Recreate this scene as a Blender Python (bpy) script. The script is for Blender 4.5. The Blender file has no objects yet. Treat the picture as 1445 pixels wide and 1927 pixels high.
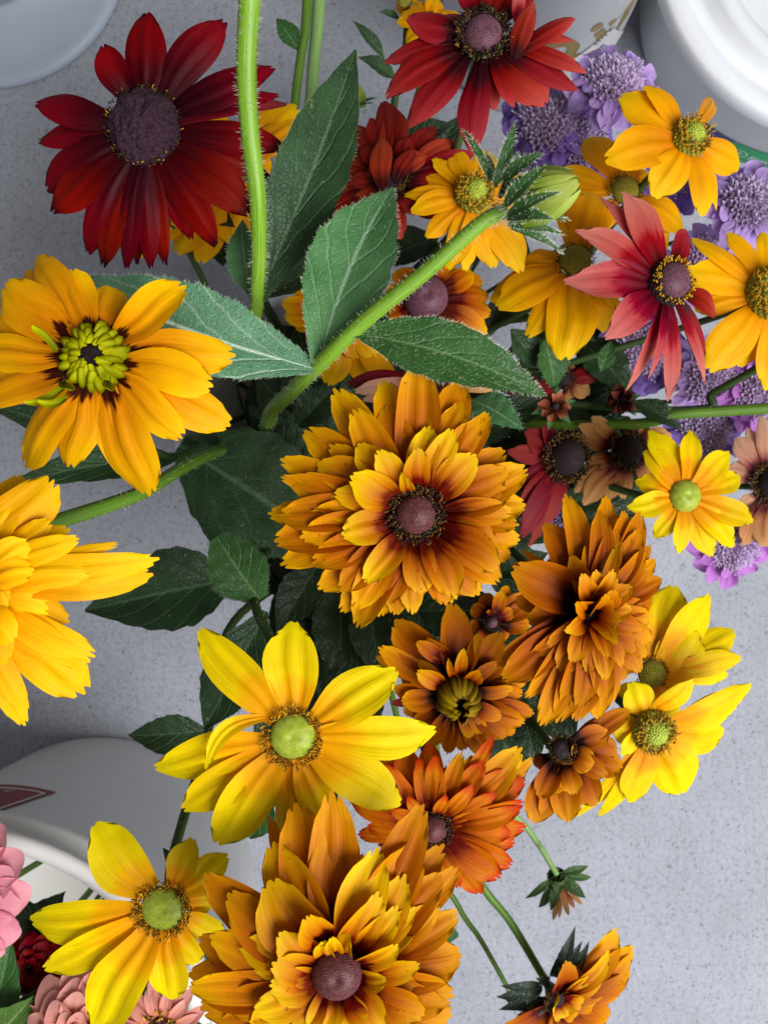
import bpy, math, random
import numpy as np
from mathutils import Vector, noise as mnoise

# ------------------------------------------------------------------ camera, world, light, exposure
S = bpy.context.scene
COL = S.collection
D = 0.72                     # camera height above the concrete
F = 1456.0                   # focal length in photograph pixels (1445 x 1927)
camd = bpy.data.cameras.new("camera")
camd.sensor_fit = 'VERTICAL'
camd.sensor_height = 34.4
camd.lens = 26.0 * (F / 1456.0)
camd.clip_start = 0.01
camd.clip_end = 50
camd.dof.use_dof = True
camd.dof.focus_distance = 0.30
camd.dof.aperture_fstop = 18
cam = bpy.data.objects.new("camera", camd)
cam.location = (0, 0, D)
COL.objects.link(cam)
S.camera = cam

W = bpy.data.worlds.new("World")
S.world = W
W.use_nodes = True
bg = W.node_tree.nodes["Background"]
bg.inputs[0].default_value = (0.95, 0.97, 1.0, 1)
bg.inputs[1].default_value = 0.22

ld = bpy.data.lights.new("soft_daylight", 'AREA')  # area lamp standing in for soft daylight; its source is unseen
ld.shape = 'RECTANGLE'
ld.size = 1.4
ld.size_y = 1.2
ld.energy = 63
ld.color = (0.97, 0.98, 1.0)
lo = bpy.data.objects.new("soft_daylight", ld)
lo.location = (1.0, -0.72, 1.65)
lo.rotation_euler = (Vector((0.0, -0.02, 0.2)) - Vector(lo.location)).to_track_quat('-Z', 'Y').to_euler()
COL.objects.link(lo)

S.view_settings.view_transform = 'Standard'
S.view_settings.look = 'None'
S.view_settings.exposure = 0.0
S.view_settings.gamma = 1.0
S.cycles.max_bounces = 8
S.cycles.transparent_max_bounces = 8

rng = random.Random(7)
R = math.radians


# ------------------------------------------------------------------ small helpers
def col(r, g, b):
    def f(c):
        c = c / 255.0
        return c / 12.92 if c <= 0.04045 else ((c + 0.055) / 1.055) ** 2.4
    return (f(r), f(g), f(b), 1.0)


def A(*v):
    return np.array(v, dtype=float)


def pix(px, py, d):
    return A((px - 722.5) / F * d, -(py - 963.5) / F * d, D - d)


def unit(v):
    n = np.linalg.norm(v)
    return v / n if n > 1e-12 else v


def make_mesh(name, verts, faces, mat, uvs=None, smooth=True):
    me = bpy.data.meshes.new(name)
    me.from_pydata([tuple(v) for v in verts], [], faces)
    if uvs is not None:
        ul = me.uv_layers.new(name="UVMap")
        li = np.zeros(len(me.loops), dtype=np.int32)
        me.loops.foreach_get("vertex_index", li)
        ul.data.foreach_set("uv", np.asarray(uvs, dtype=np.float32)[li].ravel())
    if smooth:
        me.polygons.foreach_set("use_smooth", [True] * len(me.polygons))
    if mat is not None:
        me.materials.append(mat)
    me.update()
    return me


def add(name, me, parent=None, kind=None, label=None):
    o = bpy.data.objects.new(name, me)
    COL.objects.link(o)
    if parent is not None:
        o.parent = parent
    if kind:
        o["kind"] = kind
    if label:
        o["label"] = label
    return o


class Thing:
    """An Empty at a thing's base; parts are given in world coordinates."""
    def __init__(self, name, label, cat, base, group=None):
        o = bpy.data.objects.new(name, None)
        o.empty_display_size = 0.02
        COL.objects.link(o)
        o.location = tuple(base)
        o["label"] = label
        o["category"] = cat
        if group:
            o["group"] = group
        self.o = o
        self.base = np.array(base, dtype=float)

    def part(self, name, verts, faces, mat, uvs=None, smooth=True, parent=None, kind=None, label=None):
        me = make_mesh(name, np.asarray(verts) - self.base, faces, mat, uvs, smooth)
        return add(name, me, parent or self.o, kind, label)


def grid_faces(nu, nv):
    f = []
    for i in range(nu):
        for j in range(nv):
            a = i * (nv + 1) + j
            f.append((a, a + 1, a + nv + 2, a + nv + 1))
    return f


def frame(n):
    n = unit(np.array(n, dtype=float))
    a = A(0, 1, 0) if abs(n[1]) < 0.9 else A(1, 0, 0)
    x = unit(np.cross(a, n))
    y = np.cross(n, x)
    return x, y, n


class MB:
    """collects pieces into one mesh"""
    def __init__(self):
        self.v = []
        self.f = []
        self.uv = []

    def add(self, v, f, uv=None):
        k = len(self.v)
        self.v.extend([tuple(p) for p in v])
        self.f.extend([tuple(i + k for i in q) for q in f])
        if uv is None:
            uv = [(0.5, 0.5)] * len(v)
        self.uv.extend([tuple(q) for q in uv])


def catmull(pts, n=10):
    P = [np.array(p, dtype=float) for p in pts]
    P = [2 * P[0] - P[1]] + P + [2 * P[-1] - P[-2]]
    out = []
    for i in range(1, len(P) - 2):
        p0, p1, p2, p3 = P[i - 1], P[i], P[i + 1], P[i + 2]
        for k in range(n):
            t = k / n
            out.append(0.5 * ((2 * p1) + (-p0 + p2) * t + (2 * p0 - 5 * p1 + 4 * p2 - p3) * t * t + (-p0 + 3 * p1 - 3 * p2 + p3) * t ** 3))
    out.append(P[-2])
    return np.array(out)


def tube_data(path, r0, r1, sides=8, rib=0.0, taper_end=False):
    n = len(path)
    tan = np.gradient(path, axis=0)
    tan /= np.linalg.norm(tan, axis=1)[:, None] + 1e-12
    x, y, _ = frame(tan[0])
    V, UV = [], []
    for i in range(n):
        t = tan[i]
        x = unit(x - t * np.dot(x, t))
        y = np.cross(t, x)
        r = r0 + (r1 - r0) * i / (n - 1)
        for k in range(sides):
            a = 2 * math.pi * k / sides
            rr = r * (1 + (rib if k % 2 else -rib))
            V.append(path[i] + x * math.cos(a) * rr + y * math.sin(a) * rr)
            UV.append((i / (n - 1), k / sides))
    Fc = []
    for i in range(n - 1):
        for k in range(sides):
            a = i * sides + k
            b = i * sides + (k + 1) % sides
            Fc.append((a, b, b + sides, a + sides))
    Fc.append(tuple(range(sides))[::-1])
    Fc.append(tuple(range((n - 1) * sides, n * sides)))
    return V, Fc, UV


def hair(mb, p, d, L, r=0.00008):
    d = unit(d)
    x, y, _ = frame(d)
    bend = (x * rng.uniform(-.25, .25) + y * rng.uniform(-.25, .25)) * L
    q = p + d * L * 0.55 + bend * 0.3
    t = p + d * L + bend
    v = [p + x * r, p - x * r * .5 + y * r * .87, p - x * r * .5 - y * r * .87,
         q + x * r * .7, q - x * r * .35 + y * r * .6, q - x * r * .35 - y * r * .6, t]
    f = [(0, 1, 4, 3), (1, 2, 5, 4), (2, 0, 3, 5), (3, 4, 6), (4, 5, 6), (5, 3, 6)]
    mb.add(v, f)


# ------------------------------------------------------------------ materials
def nt(name):
    m = bpy.data.materials.new(name)
    m.use_nodes = True
    t = m.node_tree
    t.nodes.clear()
    out = t.nodes.new('ShaderNodeOutputMaterial')
    return m, t, out


def N(t, typ, **kw):
    n = t.nodes.new(typ)
    for k, v in kw.items():
        setattr(n, k, v)
    return n


def math_node(t, op, a, b=None, clamp=False):
    n = N(t, 'ShaderNodeMath', operation=op, use_clamp=clamp)
    for i, s in enumerate((a, b)):
        if s is None:
            continue
        if isinstance(s, (int, float)):
            n.inputs[i].default_value = s
        else:
            t.links.new(s, n.inputs[i])
    return n.outputs[0]


def ramp(t, fac, stops, interp='LINEAR'):
    r = N(t, 'ShaderNodeValToRGB')
    r.color_ramp.interpolation = interp
    e = r.color_ramp.elements
    while len(e) > len(stops):
        e.remove(e[-1])
    while len(e) < len(stops):
        e.new(0.5)
    for i, (p, c) in enumerate(stops):
        e[i].position = p
        e[i].color = c
    t.links.new(fac, r.inputs[0])
    return r.outputs[0]


def mixc(t, fac, a, b, mode='MIX'):
    m = N(t, 'ShaderNodeMix', data_type='RGBA', blend_type=mode)
    for s, i in ((fac, 0), (a, 6), (b, 7)):
        if isinstance(s, (int, float)):
            m.inputs[i].default_value = s
        elif isinstance(s, tuple):
            m.inputs[i].default_value = s
        else:
            t.links.new(s, m.inputs[i])
    return m.outputs[2]


def noise(t, vec, scale, detail=3, rough=0.55):
    n = N(t, 'ShaderNodeTexNoise')
    n.inputs['Scale'].default_value = scale
    n.inputs['Detail'].default_value = detail
    n.inputs['Roughness'].default_value = rough
    if vec is not None:
        t.links.new(vec, n.inputs['Vector'])
    return n.outputs['Fac']


def petal_mat(name, stops, jag=0.12, sat=1.12, curve=0.0, edge=None, transl=0.22, rough=0.5, speck=0.0, vary=0.10, veins=0.5):
    """colour along the petal's own length, with streaks that follow its veins"""
    m, t, out = nt(name)
    uv = N(t, 'ShaderNodeUVMap').outputs[0]
    info = N(t, 'ShaderNodeObjectInfo')
    sep = N(t, 'ShaderNodeSeparateXYZ')
    t.links.new(uv, sep.inputs[0])
    u, v = sep.outputs[0], sep.outputs[1]
    mp = N(t, 'ShaderNodeMapping')
    mp.inputs['Scale'].default_value = (1.6, 13, 1)
    t.links.new(uv, mp.inputs[0])
    off = N(t, 'ShaderNodeCombineXYZ')
    t.links.new(math_node(t, 'MULTIPLY', info.outputs['Random'], 31.0), off.inputs[0])
    t.links.new(math_node(t, 'MULTIPLY', info.outputs['Random'], 57.0), off.inputs[1])
    t.links.new(off.outputs[0], mp.inputs['Location'])
    st = noise(t, mp.outputs[0], 1.0, 4, 0.6)
    mp2 = N(t, 'ShaderNodeMapping')
    mp2.inputs['Scale'].default_value = (1.2, 42, 1)
    t.links.new(uv, mp2.inputs[0])
    t.links.new(off.outputs[0], mp2.inputs['Location'])
    fine = noise(t, mp2.outputs[0], 1.0, 2, 0.5)
    sj = math_node(t, 'MULTIPLY', math_node(t, 'SUBTRACT', st, 0.5), jag * 2)
    av = math_node(t, 'ABSOLUTE', math_node(t, 'SUBTRACT', v, 0.5))
    cv = math_node(t, 'MULTIPLY', av, curve)
    rr = math_node(t, 'MULTIPLY', math_node(t, 'SUBTRACT', info.outputs['Random'], 0.5), 0.10)
    pos = math_node(t, 'ADD', math_node(t, 'ADD', math_node(t, 'ADD', u, sj), cv), rr, )
    c = ramp(t, pos, stops)
    # fine vein streaks
    vv = ramp(t, fine, [(0.30, (1 - 0.38 * veins,) * 3 + (1,)), (0.62, (1, 1, 1, 1))])
    c = mixc(t, 1.0, c, vv, 'MULTIPLY')
    # blotches of slightly different pigment
    tc = N(t, 'ShaderNodeTexCoord').outputs['Object']
    bl = ramp(t, noise(t, tc, 60, 3), [(0.3, (0.84, 0.80, 0.78, 1)), (0.65, (1.04, 1.04, 1.0, 1))])
    c = mixc(t, 1.0, c, bl, 'MULTIPLY')
    if edge is not None:
        e1 = ramp(t, math_node(t, 'ADD', av, math_node(t, 'MULTIPLY', math_node(t, 'SUBTRACT', st, .5), .1)), [(0.40, (0, 0, 0, 1)), (0.5, (1, 1, 1, 1))])
        up = ramp(t, u, [(0.25, (0, 0, 0, 1)), (0.7, (1, 1, 1, 1))])
        c = mixc(t, mixc(t, 1.0, e1, up, 'MULTIPLY'), c, edge)
    if speck > 0:
        vo = N(t, 'ShaderNodeTexVoronoi')
        vo.inputs['Scale'].default_value = 330
        t.links.new(tc, vo.inputs['Vector'])
        sp = ramp(t, vo.outputs['Distance'], [(0.0, (1, 1, 1, 1)), (0.16, (1, 1, 1, 1)), (0.24, (0, 0, 0, 1))])
        gate = ramp(t, noise(t, tc, 120, 2), [(0.56, (0, 0, 0, 1)), (0.66, (1, 1, 1, 1))])
        k = mixc(t, 1.0, sp, gate, 'MULTIPLY')
        k2 = math_node(t, 'MULTIPLY', k, speck)
        c = mixc(t, k2, c, col(96, 42, 12))
    hs = N(t, 'ShaderNodeHueSaturation')
    t.links.new(c, hs.inputs['Color'])
    hs.inputs['Saturation'].default_value = sat
    t.links.new(math_node(t, 'ADD', math_node(t, 'MULTIPLY', info.outputs['Random'], vary * 2), 1 - vary), hs.inputs['Value'])
    t.links.new(math_node(t, 'ADD', math_node(t, 'MULTIPLY', info.outputs['Random'], 0.012), 0.494), hs.inputs['Hue'])
    c = hs.outputs[0]
    bp = N(t, 'ShaderNodeBump')
    bp.inputs['Strength'].default_value = 0.30
    bp.inputs['Distance'].default_value = 0.0009
    hsum = math_node(t, 'ADD', math_node(t, 'MULTIPLY', st, 0.8), math_node(t, 'MULTIPLY', fine, 0.5))
    t.links.new(hsum, bp.inputs['Height'])
    b = N(t, 'ShaderNodeBsdfPrincipled')
    b.inputs['Roughness'].default_value = rough
    b.inputs['Specular IOR Level'].default_value = 0.10
    t.links.new(c, b.inputs['Base Color'])
    t.links.new(bp.outputs[0], b.inputs['Normal'])
    tr = N(t, 'ShaderNodeBsdfTranslucent')
    t.links.new(c, tr.inputs[0])
    mx = N(t, 'ShaderNodeMixShader')
    mx.inputs[0].default_value = transl
    t.links.new(b.outputs[0], mx.inputs[1])
    t.links.new(tr.outputs[0], mx.inputs[2])
    t.links.new(mx.outputs[0], out.inputs[0])
    return m


def leaf_mat(name, c1, c2, vein, transl=0.12, rough=0.45, nveins=7.0, dots=0.0):
    m, t, out = nt(name)
    uv = N(t, 'ShaderNodeUVMap').outputs[0]
    sep = N(t, 'ShaderNodeSeparateXYZ')
    t.links.new(uv, sep.inputs[0])
    u, v = sep.outputs[0], sep.outputs[1]
    tc = N(t, 'ShaderNodeTexCoord').outputs['Object']
    av = math_node(t, 'ABSOLUTE', math_node(t, 'SUBTRACT', v, 0.5))
    c = ramp(t, noise(t, tc, 70, 4), [(0.3, c1), (0.7, c2)])
    # side veins sweep forward from the midrib
    wob = math_node(t, 'MULTIPLY', math_node(t, 'SUBTRACT', noise(t, tc, 55, 2), 0.5), 0.16)
    ph = math_node(t, 'ADD', math_node(t, 'SUBTRACT', u, math_node(t, 'MULTIPLY', av, 0.75)), wob)
    fr = math_node(t, 'FRACT', math_node(t, 'MULTIPLY', ph, nveins))
    dd = math_node(t, 'ABSOLUTE', math_node(t, 'SUBTRACT', fr, 0.5))
    sv = ramp(t, dd, [(0.0, (1, 1, 1, 1)), (0.03, (0.8, .8, .8, 1)), (0.11, (0, 0, 0, 1))])
    c = mixc(t, math_node(t, 'MULTIPLY', sv, 0.28), c, vein)
    net = N(t, 'ShaderNodeTexVoronoi', feature='DISTANCE_TO_EDGE')
    net.inputs['Scale'].default_value = 520
    t.links.new(tc, net.inputs['Vector'])
    nv = ramp(t, net.outputs['Distance'], [(0.0, (1, 1, 1, 1)), (0.10, (0, 0, 0, 1))])
    c = mixc(t, math_node(t, 'MULTIPLY', nv, 0.10), c, vein)
    if dots:
        vo = N(t, 'ShaderNodeTexVoronoi')
        vo.inputs['Scale'].default_value = 720
        t.links.new(tc, vo.inputs['Vector'])
        dk = ramp(t, vo.outputs['Distance'], [(0.0, (1, 1, 1, 1)), (0.18, (1, 1, 1, 1)), (0.30, (0, 0, 0, 1))])
        c = mixc(t, math_node(t, 'MULTIPLY', dk, dots), c, col(28, 52, 36))
    sc = ramp(t, noise(t, tc, 240, 2), [(0.70, (0, 0, 0, 1)), (0.76, (1, 1, 1, 1))])
    c = mixc(t, math_node(t, 'MULTIPLY', sc, 0.3), c, col(150, 165, 100))
    mid = ramp(t, av, [(0.0, (1, 1, 1, 1)), (0.014, (1, 1, 1, 1)), (0.03, (0, 0, 0, 1))])
    c = mixc(t, math_node(t, 'MULTIPLY', mid, 0.8), c, vein)
    hgt = math_node(t, 'ADD', math_node(t, 'MULTIPLY', sv, -1.0), math_node(t, 'MULTIPLY', nv, -0.35))
    hgt = math_node(t, 'ADD', hgt, math_node(t, 'MULTIPLY', noise(t, tc, 300, 3), 0.8))
    bp = N(t, 'ShaderNodeBump')
    bp.inputs['Strength'].default_value = 0.55
    bp.inputs['Distance'].default_value = 0.0009
    t.links.new(hgt, bp.inputs['Height'])
    b = N(t, 'ShaderNodeBsdfPrincipled')
    b.inputs['Roughness'].default_value = rough
    b.inputs['Specular IOR Level'].default_value = 0.35
    t.links.new(c, b.inputs['Base Color'])
    t.links.new(bp.outputs[0], b.inputs['Normal'])
    tr = N(t, 'ShaderNodeBsdfTranslucent')
    t.links.new(c, tr.inputs[0])
    mx = N(t, 'ShaderNodeMixShader')
    mx.inputs[0].default_value = transl
    t.links.new(b.outputs[0], mx.inputs[1])
    t.links.new(tr.outputs[0], mx.inputs[2])
    t.links.new(mx.outputs[0], out.inputs[0])
    return m


def plain(name, c1, c2, scale=200, rough=0.6, bump=0.3, spec=0.3, bdist=0.0006, stretch=None, sss=0.0):
    m, t, out = nt(name)
    tc = N(t, 'ShaderNodeTexCoord')
    vec = tc.outputs['Object']
    if stretch:
        mp = N(t, 'ShaderNodeMapping')
        mp.inputs['Scale'].default_value = stretch
        t.links.new(N(t, 'ShaderNodeUVMap').outputs[0], mp.inputs[0])
        vec = mp.outputs[0]
    n = noise(t, vec, scale, 4)
    c = ramp(t, n, [(0.3, c1), (0.7, c2)])
    bp = N(t, 'ShaderNodeBump')
    bp.inputs['Strength'].default_value = bump
    bp.inputs['Distance'].default_value = bdist
    t.links.new(n, bp.inputs['Height'])
    b = N(t, 'ShaderNodeBsdfPrincipled')
    b.inputs['Roughness'].default_value = rough
    b.inputs['Specular IOR Level'].default_value = spec
    if sss:
        b.inputs['Subsurface Weight'].default_value = sss
        b.inputs['Subsurface Radius'].default_value = (0.004, 0.004, 0.004)
    t.links.new(c, b.inputs['Base Color'])
    t.links.new(bp.outputs[0], b.inputs['Normal'])
    t.links.new(b.outputs[0], out.inputs[0])
    return m


M = {}
M['lemon'] = petal_mat('petal_lemon', [(0.0, col(206, 120, 4)), (0.10, col(238, 152, 2)), (0.42, col(246, 176, 4)), (0.52, col(240, 200, 2)), (1.0, col(236, 210, 8))], jag=.10, curve=.30, speck=.12, veins=.45, vary=.06)
M['gold'] = petal_mat('petal_gold', [(0.0, col(220, 130, 4)), (0.25, col(240, 158, 4)), (0.7, col(247, 176, 6)), (1.0, col(247, 196, 12))], jag=.12, veins=.5, vary=.07)
M['gold_marked'] = petal_mat('petal_gold_marked', [(0.0, col(46, 10, 4)), (0.21, col(64, 16, 4)), (0.27, col(226, 136, 8)), (0.7, col(244, 170, 8)), (1.0, col(248, 188, 14))], jag=.20, curve=.42, veins=.5, vary=.07)
M['gold_double'] = petal_mat('petal_gold_double', [(0.0, col(226, 132, 4)), (0.4, col(242, 164, 4)), (1.0, col(250, 196, 14))], jag=.12, veins=.55, vary=.08)
M['bronze'] = petal_mat('petal_bronze', [(0.0, col(44, 6, 3)), (0.36, col(92, 18, 4)), (0.50, col(170, 78, 2)), (0.75, col(204, 117, 4)), (0.92, col(220, 146, 10)), (1.0, col(228, 166, 26))], jag=.14, curve=.25, speck=.5, veins=.6, vary=.10)
M['bronze_inner'] = petal_mat('petal_bronze_inner', [(0.0, col(70, 8, 3)), (0.38, col(116, 24, 3)), (0.52, col(196, 106, 6)), (0.76, col(226, 156, 12)), (1.0, col(238, 192, 34))], jag=.14, curve=.30, speck=.6, veins=.6, vary=.08)
M['bronze_deep'] = petal_mat('petal_bronze_deep', [(0.0, col(22, 4, 3)), (0.34, col(40, 8, 4)), (0.50, col(148, 66, 2)), (0.78, col(198, 110, 4)), (1.0, col(218, 145, 14))], jag=.16, curve=.25, speck=.3, veins=.6, vary=.12)
M['bronze_fire'] = petal_mat('petal_bronze_fire', [(0.0, col(66, 10, 6)), (0.30, col(112, 22, 6)), (0.5, col(194, 92, 10)), (0.82, col(212, 118, 16)), (0.93, col(208, 74, 20)), (1.0, col(196, 58, 22))], jag=.20, curve=.2, veins=.6, vary=.10)
M['maroon'] = petal_mat('petal_maroon', [(0.0, col(40, 4, 10)), (0.3, col(66, 4, 14)), (0.6, col(112, 8, 16)), (0.88, col(134, 12, 18)), (0.97, col(84, 10, 22)), (1.0, col(44, 12, 24))], jag=.22, veins=.4, vary=.22, transl=.18, rough=.45)
M['brick'] = petal_mat('petal_brick', sat=1.03, stops=[(0.0, col(26, 4, 8)), (0.26, col(60, 6, 12)), (0.42, col(128, 20, 22)), (0.75, col(158, 42, 42)), (1.0, col(178, 68, 66))], jag=.18, curve=.2, veins=.6, vary=.14)
M['rust'] = petal_mat('petal_rust', sat=1.0, stops= [(0.0, col(30, 4, 8)), (0.25, col(70, 8, 8)), (0.45, col(140, 32, 18)), (1.0, col(164, 54, 34))], jag=.16, veins=.5, vary=.16)
M['salmon'] = petal_mat('petal_salmon', sat=1.02, stops=[(0.0, col(40, 4, 16)), (0.25, col(110, 6, 28)), (0.46, col(152, 14, 40)), (0.56, col(186, 72, 74)), (1.0, col(206, 122, 112))], jag=.16, curve=.2, veins=.6, vary=.10)
M['tan'] = petal_mat('petal_tan', sat=.95, stops= [(0.0, col(40, 6, 10)), (0.22, col(96, 14, 22)), (0.42, col(176, 108, 50)), (1.0, col(214, 160, 92))], jag=.18, veins=.6, vary=.10)
M['peach'] = petal_mat('petal_peach', sat=.85, stops= [(0.0, col(44, 6, 14)), (0.20, col(128, 20, 34)), (0.40, col(206, 132, 92)), (1.0, col(224, 168, 126))], jag=.18, veins=.5, vary=.10)
M['wine'] = petal_mat('petal_wine', sat=1.02, stops= [(0.0, col(60, 6, 14)), (0.4, col(122, 22, 30)), (1.0, col(144, 54, 54))], jag=.2, veins=.7, vary=.15)
M['pink'] = petal_mat('petal_pink', [(0.0, col(200, 110, 128)), (0.5, col(226, 146, 162)), (1.0, col(232, 168, 180))], jag=.1, veins=.25, vary=.08)
M['blush'] = petal_mat('petal_blush', [(0.0, col(206, 124, 104)), (0.5, col(226, 158, 146)), (1.0, col(232, 176, 168))], jag=.1, veins=.3, vary=.08)
M['violet'] = petal_mat('petal_violet', sat=.92, stops= [(0.0, col(184, 156, 214)), (0.5, col(178, 142, 218)), (1.0, col(196, 164, 230))], jag=.2, veins=.3, vary=.18, transl=.3)
M['violet_deep'] = petal_mat('petal_violet_deep', sat=.95, stops= [(0.0, col(112, 80, 160)), (0.5, col(126, 92, 184)), (1.0, col(152, 116, 206))], jag=.2, veins=.3, vary=.2, transl=.3)
M['mauve'] = petal_mat('petal_mauve', [(0.0, col(176, 110, 190)), (0.5, col(186, 126, 206)), (1.0, col(206, 152, 222))], jag=.2, veins=.3, vary=.12, transl=.3)
M['quill'] = petal_mat('quill_lime', [(0.0, col(96, 100, 10)), (0.6, col(150, 152, 18)), (1.0, col(186, 184, 44))], jag=.1, veins=.5, vary=.10, transl=.1)
M['quill_olive'] = petal_mat('quill_olive', [(0.0, col(60, 44, 12)), (0.6, col(104, 84, 18)), (1.0, col(150, 124, 44))], jag=.15, veins=.7, vary=.10, transl=.1)
M['sepal'] = leaf_mat('sepal_green', col(40, 68, 28), col(70, 100, 44), col(96, 130, 74))
M['sepal_dark'] = leaf_mat('sepal_dark', col(28, 40, 30), col(46, 60, 44), col(70, 88, 66))
M['leaf_blue'] = leaf_mat('leaf_blue', col(74, 122, 84), col(100, 146, 110), col(196, 216, 192), dots=.55, nveins=4.5, rough=.38)
M['leaf_soft'] = leaf_mat('leaf_soft', col(66, 116, 62), col(92, 140, 86), col(152, 184, 146), nveins=5, rough=.42)
M['leaf_green'] = leaf_mat('leaf_green', col(36, 78, 28), col(56, 98, 42), col(96, 130, 76), nveins=5)
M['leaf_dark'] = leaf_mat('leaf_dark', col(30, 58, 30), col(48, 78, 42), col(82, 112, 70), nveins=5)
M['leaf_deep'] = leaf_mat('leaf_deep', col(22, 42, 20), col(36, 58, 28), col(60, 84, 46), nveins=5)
M['stem'] = plain('stem_green', col(62, 96, 22), col(98, 136, 34), 3, .5, .4, .35, .0003, stretch=(2, 9, 1))
M['stem_bright'] = plain('stem_bright', col(84, 128, 20), col(134, 172, 44), 3, .45, .4, .4, .0003, stretch=(2, 9, 1))
M['stem_dark'] = plain('stem_dark', col(38, 58, 22), col(62, 84, 34), 3, .55, .4, .3, .0003, stretch=(2, 9, 1))  # darker copy for hidden stems, their shade put into the colour
M['stem_pale'] = plain('stem_pale', col(110, 146, 76), col(140, 172, 104), 3, .5, .4, .3, .0003, stretch=(2, 9, 1))
M['hair'] = plain('plant_hair', col(180, 190, 160), col(205, 212, 186), 50, .5, 0)
M['hair_dark'] = plain('plant_hair_dark', col(104, 118, 82), col(132, 146, 108), 50, .5, 0)
M['felt'] = plain('cone_felt', col(34, 20, 28), col(72, 48, 60), 900, .85, .8, .15, .0012)
M['cone_maroon'] = plain('cone_maroon', col(60, 22, 26), col(108, 52, 52), 700, .5, .4, .4, .0005)
M['cone_plum'] = plain('cone_plum', col(72, 36, 48), col(110, 66, 78), 700, .5, .4, .4, .0005)
M['cone_black'] = plain('cone_black', col(26, 16, 18), col(48, 32, 36), 700, .7, .5, .25, .0006)
M['cone_lime'] = plain('cone_lime', col(128, 146, 22), col(172, 182, 58), 400, .45, .2, .4, .0003)
M['cone_tip'] = plain('cone_tip', col(168, 190, 92), col(196, 210, 124), 400, .45, .2, .4, .0003)
M['cone_olive'] = plain('cone_olive', col(108, 106, 14), col(146, 138, 26), 400, .5, .2, .35, .0003)
M['pollen'] = plain('pollen_yellow', col(176, 124, 8), col(222, 176, 20), 300, .6, 0)
M['pollen_brown'] = plain('pollen_brown', col(70, 44, 12), col(134, 94, 24), 300, .6, 0)
M['pollen_dark'] = plain('pollen_dark', col(26, 14, 10), col(60, 38, 16), 300, .7, 0)
M['pin'] = plain('pale_pin', col(176, 158, 192), col(204, 190, 216), 300, .5, 0)
M['receptacle'] = plain('receptacle', col(58, 78, 34), col(84, 104, 50), 200, .6, .3)


# ------------------------------------------------------------------ petals and leaves
VCOL = np.array([-1, -.80, -.55, -.36, -.17, 0, .17, .36, .55, .80, 1.0])
VCOL_S = np.array([-1, -.6, -.33, 0, .33, .6, 1.0])


def petal_grid(P0, P1, up, W_, arch=0.1, curl=0.0, cup=0.0, roll=0.0, twist=0.0, groove=0.05, tip='notch', wb=.42, wt=.5, peak=.58, nu=10, wave=0.03, cols=None, rr=rng, sidebend=0.0):
    vc = VCOL if cols is None else cols
    P0 = np.asarray(P0, float)
    P1 = np.asarray(P1, float)
    ax = P1 - P0
    L = np.linalg.norm(ax)
    ax_n = ax / L
    up = unit(np.asarray(up, float))
    side = unit(np.cross(ax_n, up))
    upn = np.cross(side, ax_n)
    s = np.linspace(0, 1, nu + 1)
    s = (.62 * s + .38 * np.sin(s * math.pi / 2))[:, None]
    v = vc[None, :]
    if tip == 'tooth':
        k = rr.uniform(.30, .46)
        e = 1 - .03 * v ** 2 - .05 * v ** 4 - rr.uniform(.03, .09) * np.exp(-((v - k) / .12) ** 2) - rr.uniform(.03, .09) * np.exp(-((v + k * rr.uniform(.6, 1.1)) / .12) ** 2)
    elif tip == 'round':
        e = 1 - .08 * v ** 2 - .02 * v ** 4
    elif tip == 'point':
        e = 1 - .34 * np.abs(v) ** 1.2
    elif tip == 'lobe':
        e = 1 - .10 * v ** 2 - .16 * np.exp(-((np.abs(v) - .36) / .11) ** 2) - .15 * v ** 6
    else:
        c0 = rr.uniform(-.25, .25)
        e = 1 - .05 * v ** 2 - .07 * v ** 4 - rr.uniform(.02, .07) * np.exp(-((v - c0) / .13) ** 2)
    t = s * e
    w = np.where(s < peak, wb + (1 - wb) * np.sin(np.clip(s / peak, 0, 1) * math.pi / 2) ** 1.15,
                 wt * .8 + (1 - wt * .8) * np.sqrt(np.clip(1 - np.clip((s - peak) / (1 - peak), 0, 1) ** 2, 0, 1)) ** 1.15)
    ph = rr.uniform(0, 6.28)
    lat = v * W_ / 2 * w + W_ * sidebend * np.sin(t * math.pi)
    lat = lat + W_ * wave * np.sin(t * rr.uniform(5, 9) + ph)
    h = arch * L * 4 * t * (1 - t) + curl * L * t ** 3.5
    h = h + cup * W_ * w * v ** 2
    g = groove * W_ * np.sin(np.clip(t * 1.1, 0, 1) * math.pi) ** .5
    h = h - g * np.exp(-((np.abs(v) - .36) / .17) ** 2) + .35 * g * np.exp(-(v / .16) ** 2)
    h = h + W_ * wave * 1.2 * np.sin(t * rr.uniform(4, 8) + ph * 1.7) * v * np.abs(v)
    a = roll + twist * t
    x2 = lat * np.cos(a) - (h - arch * L * 4 * t * (1 - t) - curl * L * t ** 3.5) * np.sin(a)
    y2 = lat * np.sin(a) + (h - arch * L * 4 * t * (1 - t) - curl * L * t ** 3.5) * np.cos(a) + arch * L * 4 * t * (1 - t) + curl * L * t ** 3.5
    P = P0[None, None, :] + ax[None, None, :] * t[..., None] + side * x2[..., None] + upn * y2[..., None]
    uv = np.stack([t + 0 * v, (v + 1) / 2 + 0 * s], axis=-1)
    n = len(vc)
    return P.reshape(-1, 3), grid_faces(nu, n - 1), uv.reshape(-1, 2)


def petal(T, P0, P1, up, W_, mat, name='petal', parent=None, label=None, **kw):
    V, Fc, UV = petal_grid(P0, P1, up, W_, **kw)
    return T.part(name, V, Fc, mat, UV, parent=parent, label=label)


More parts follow.
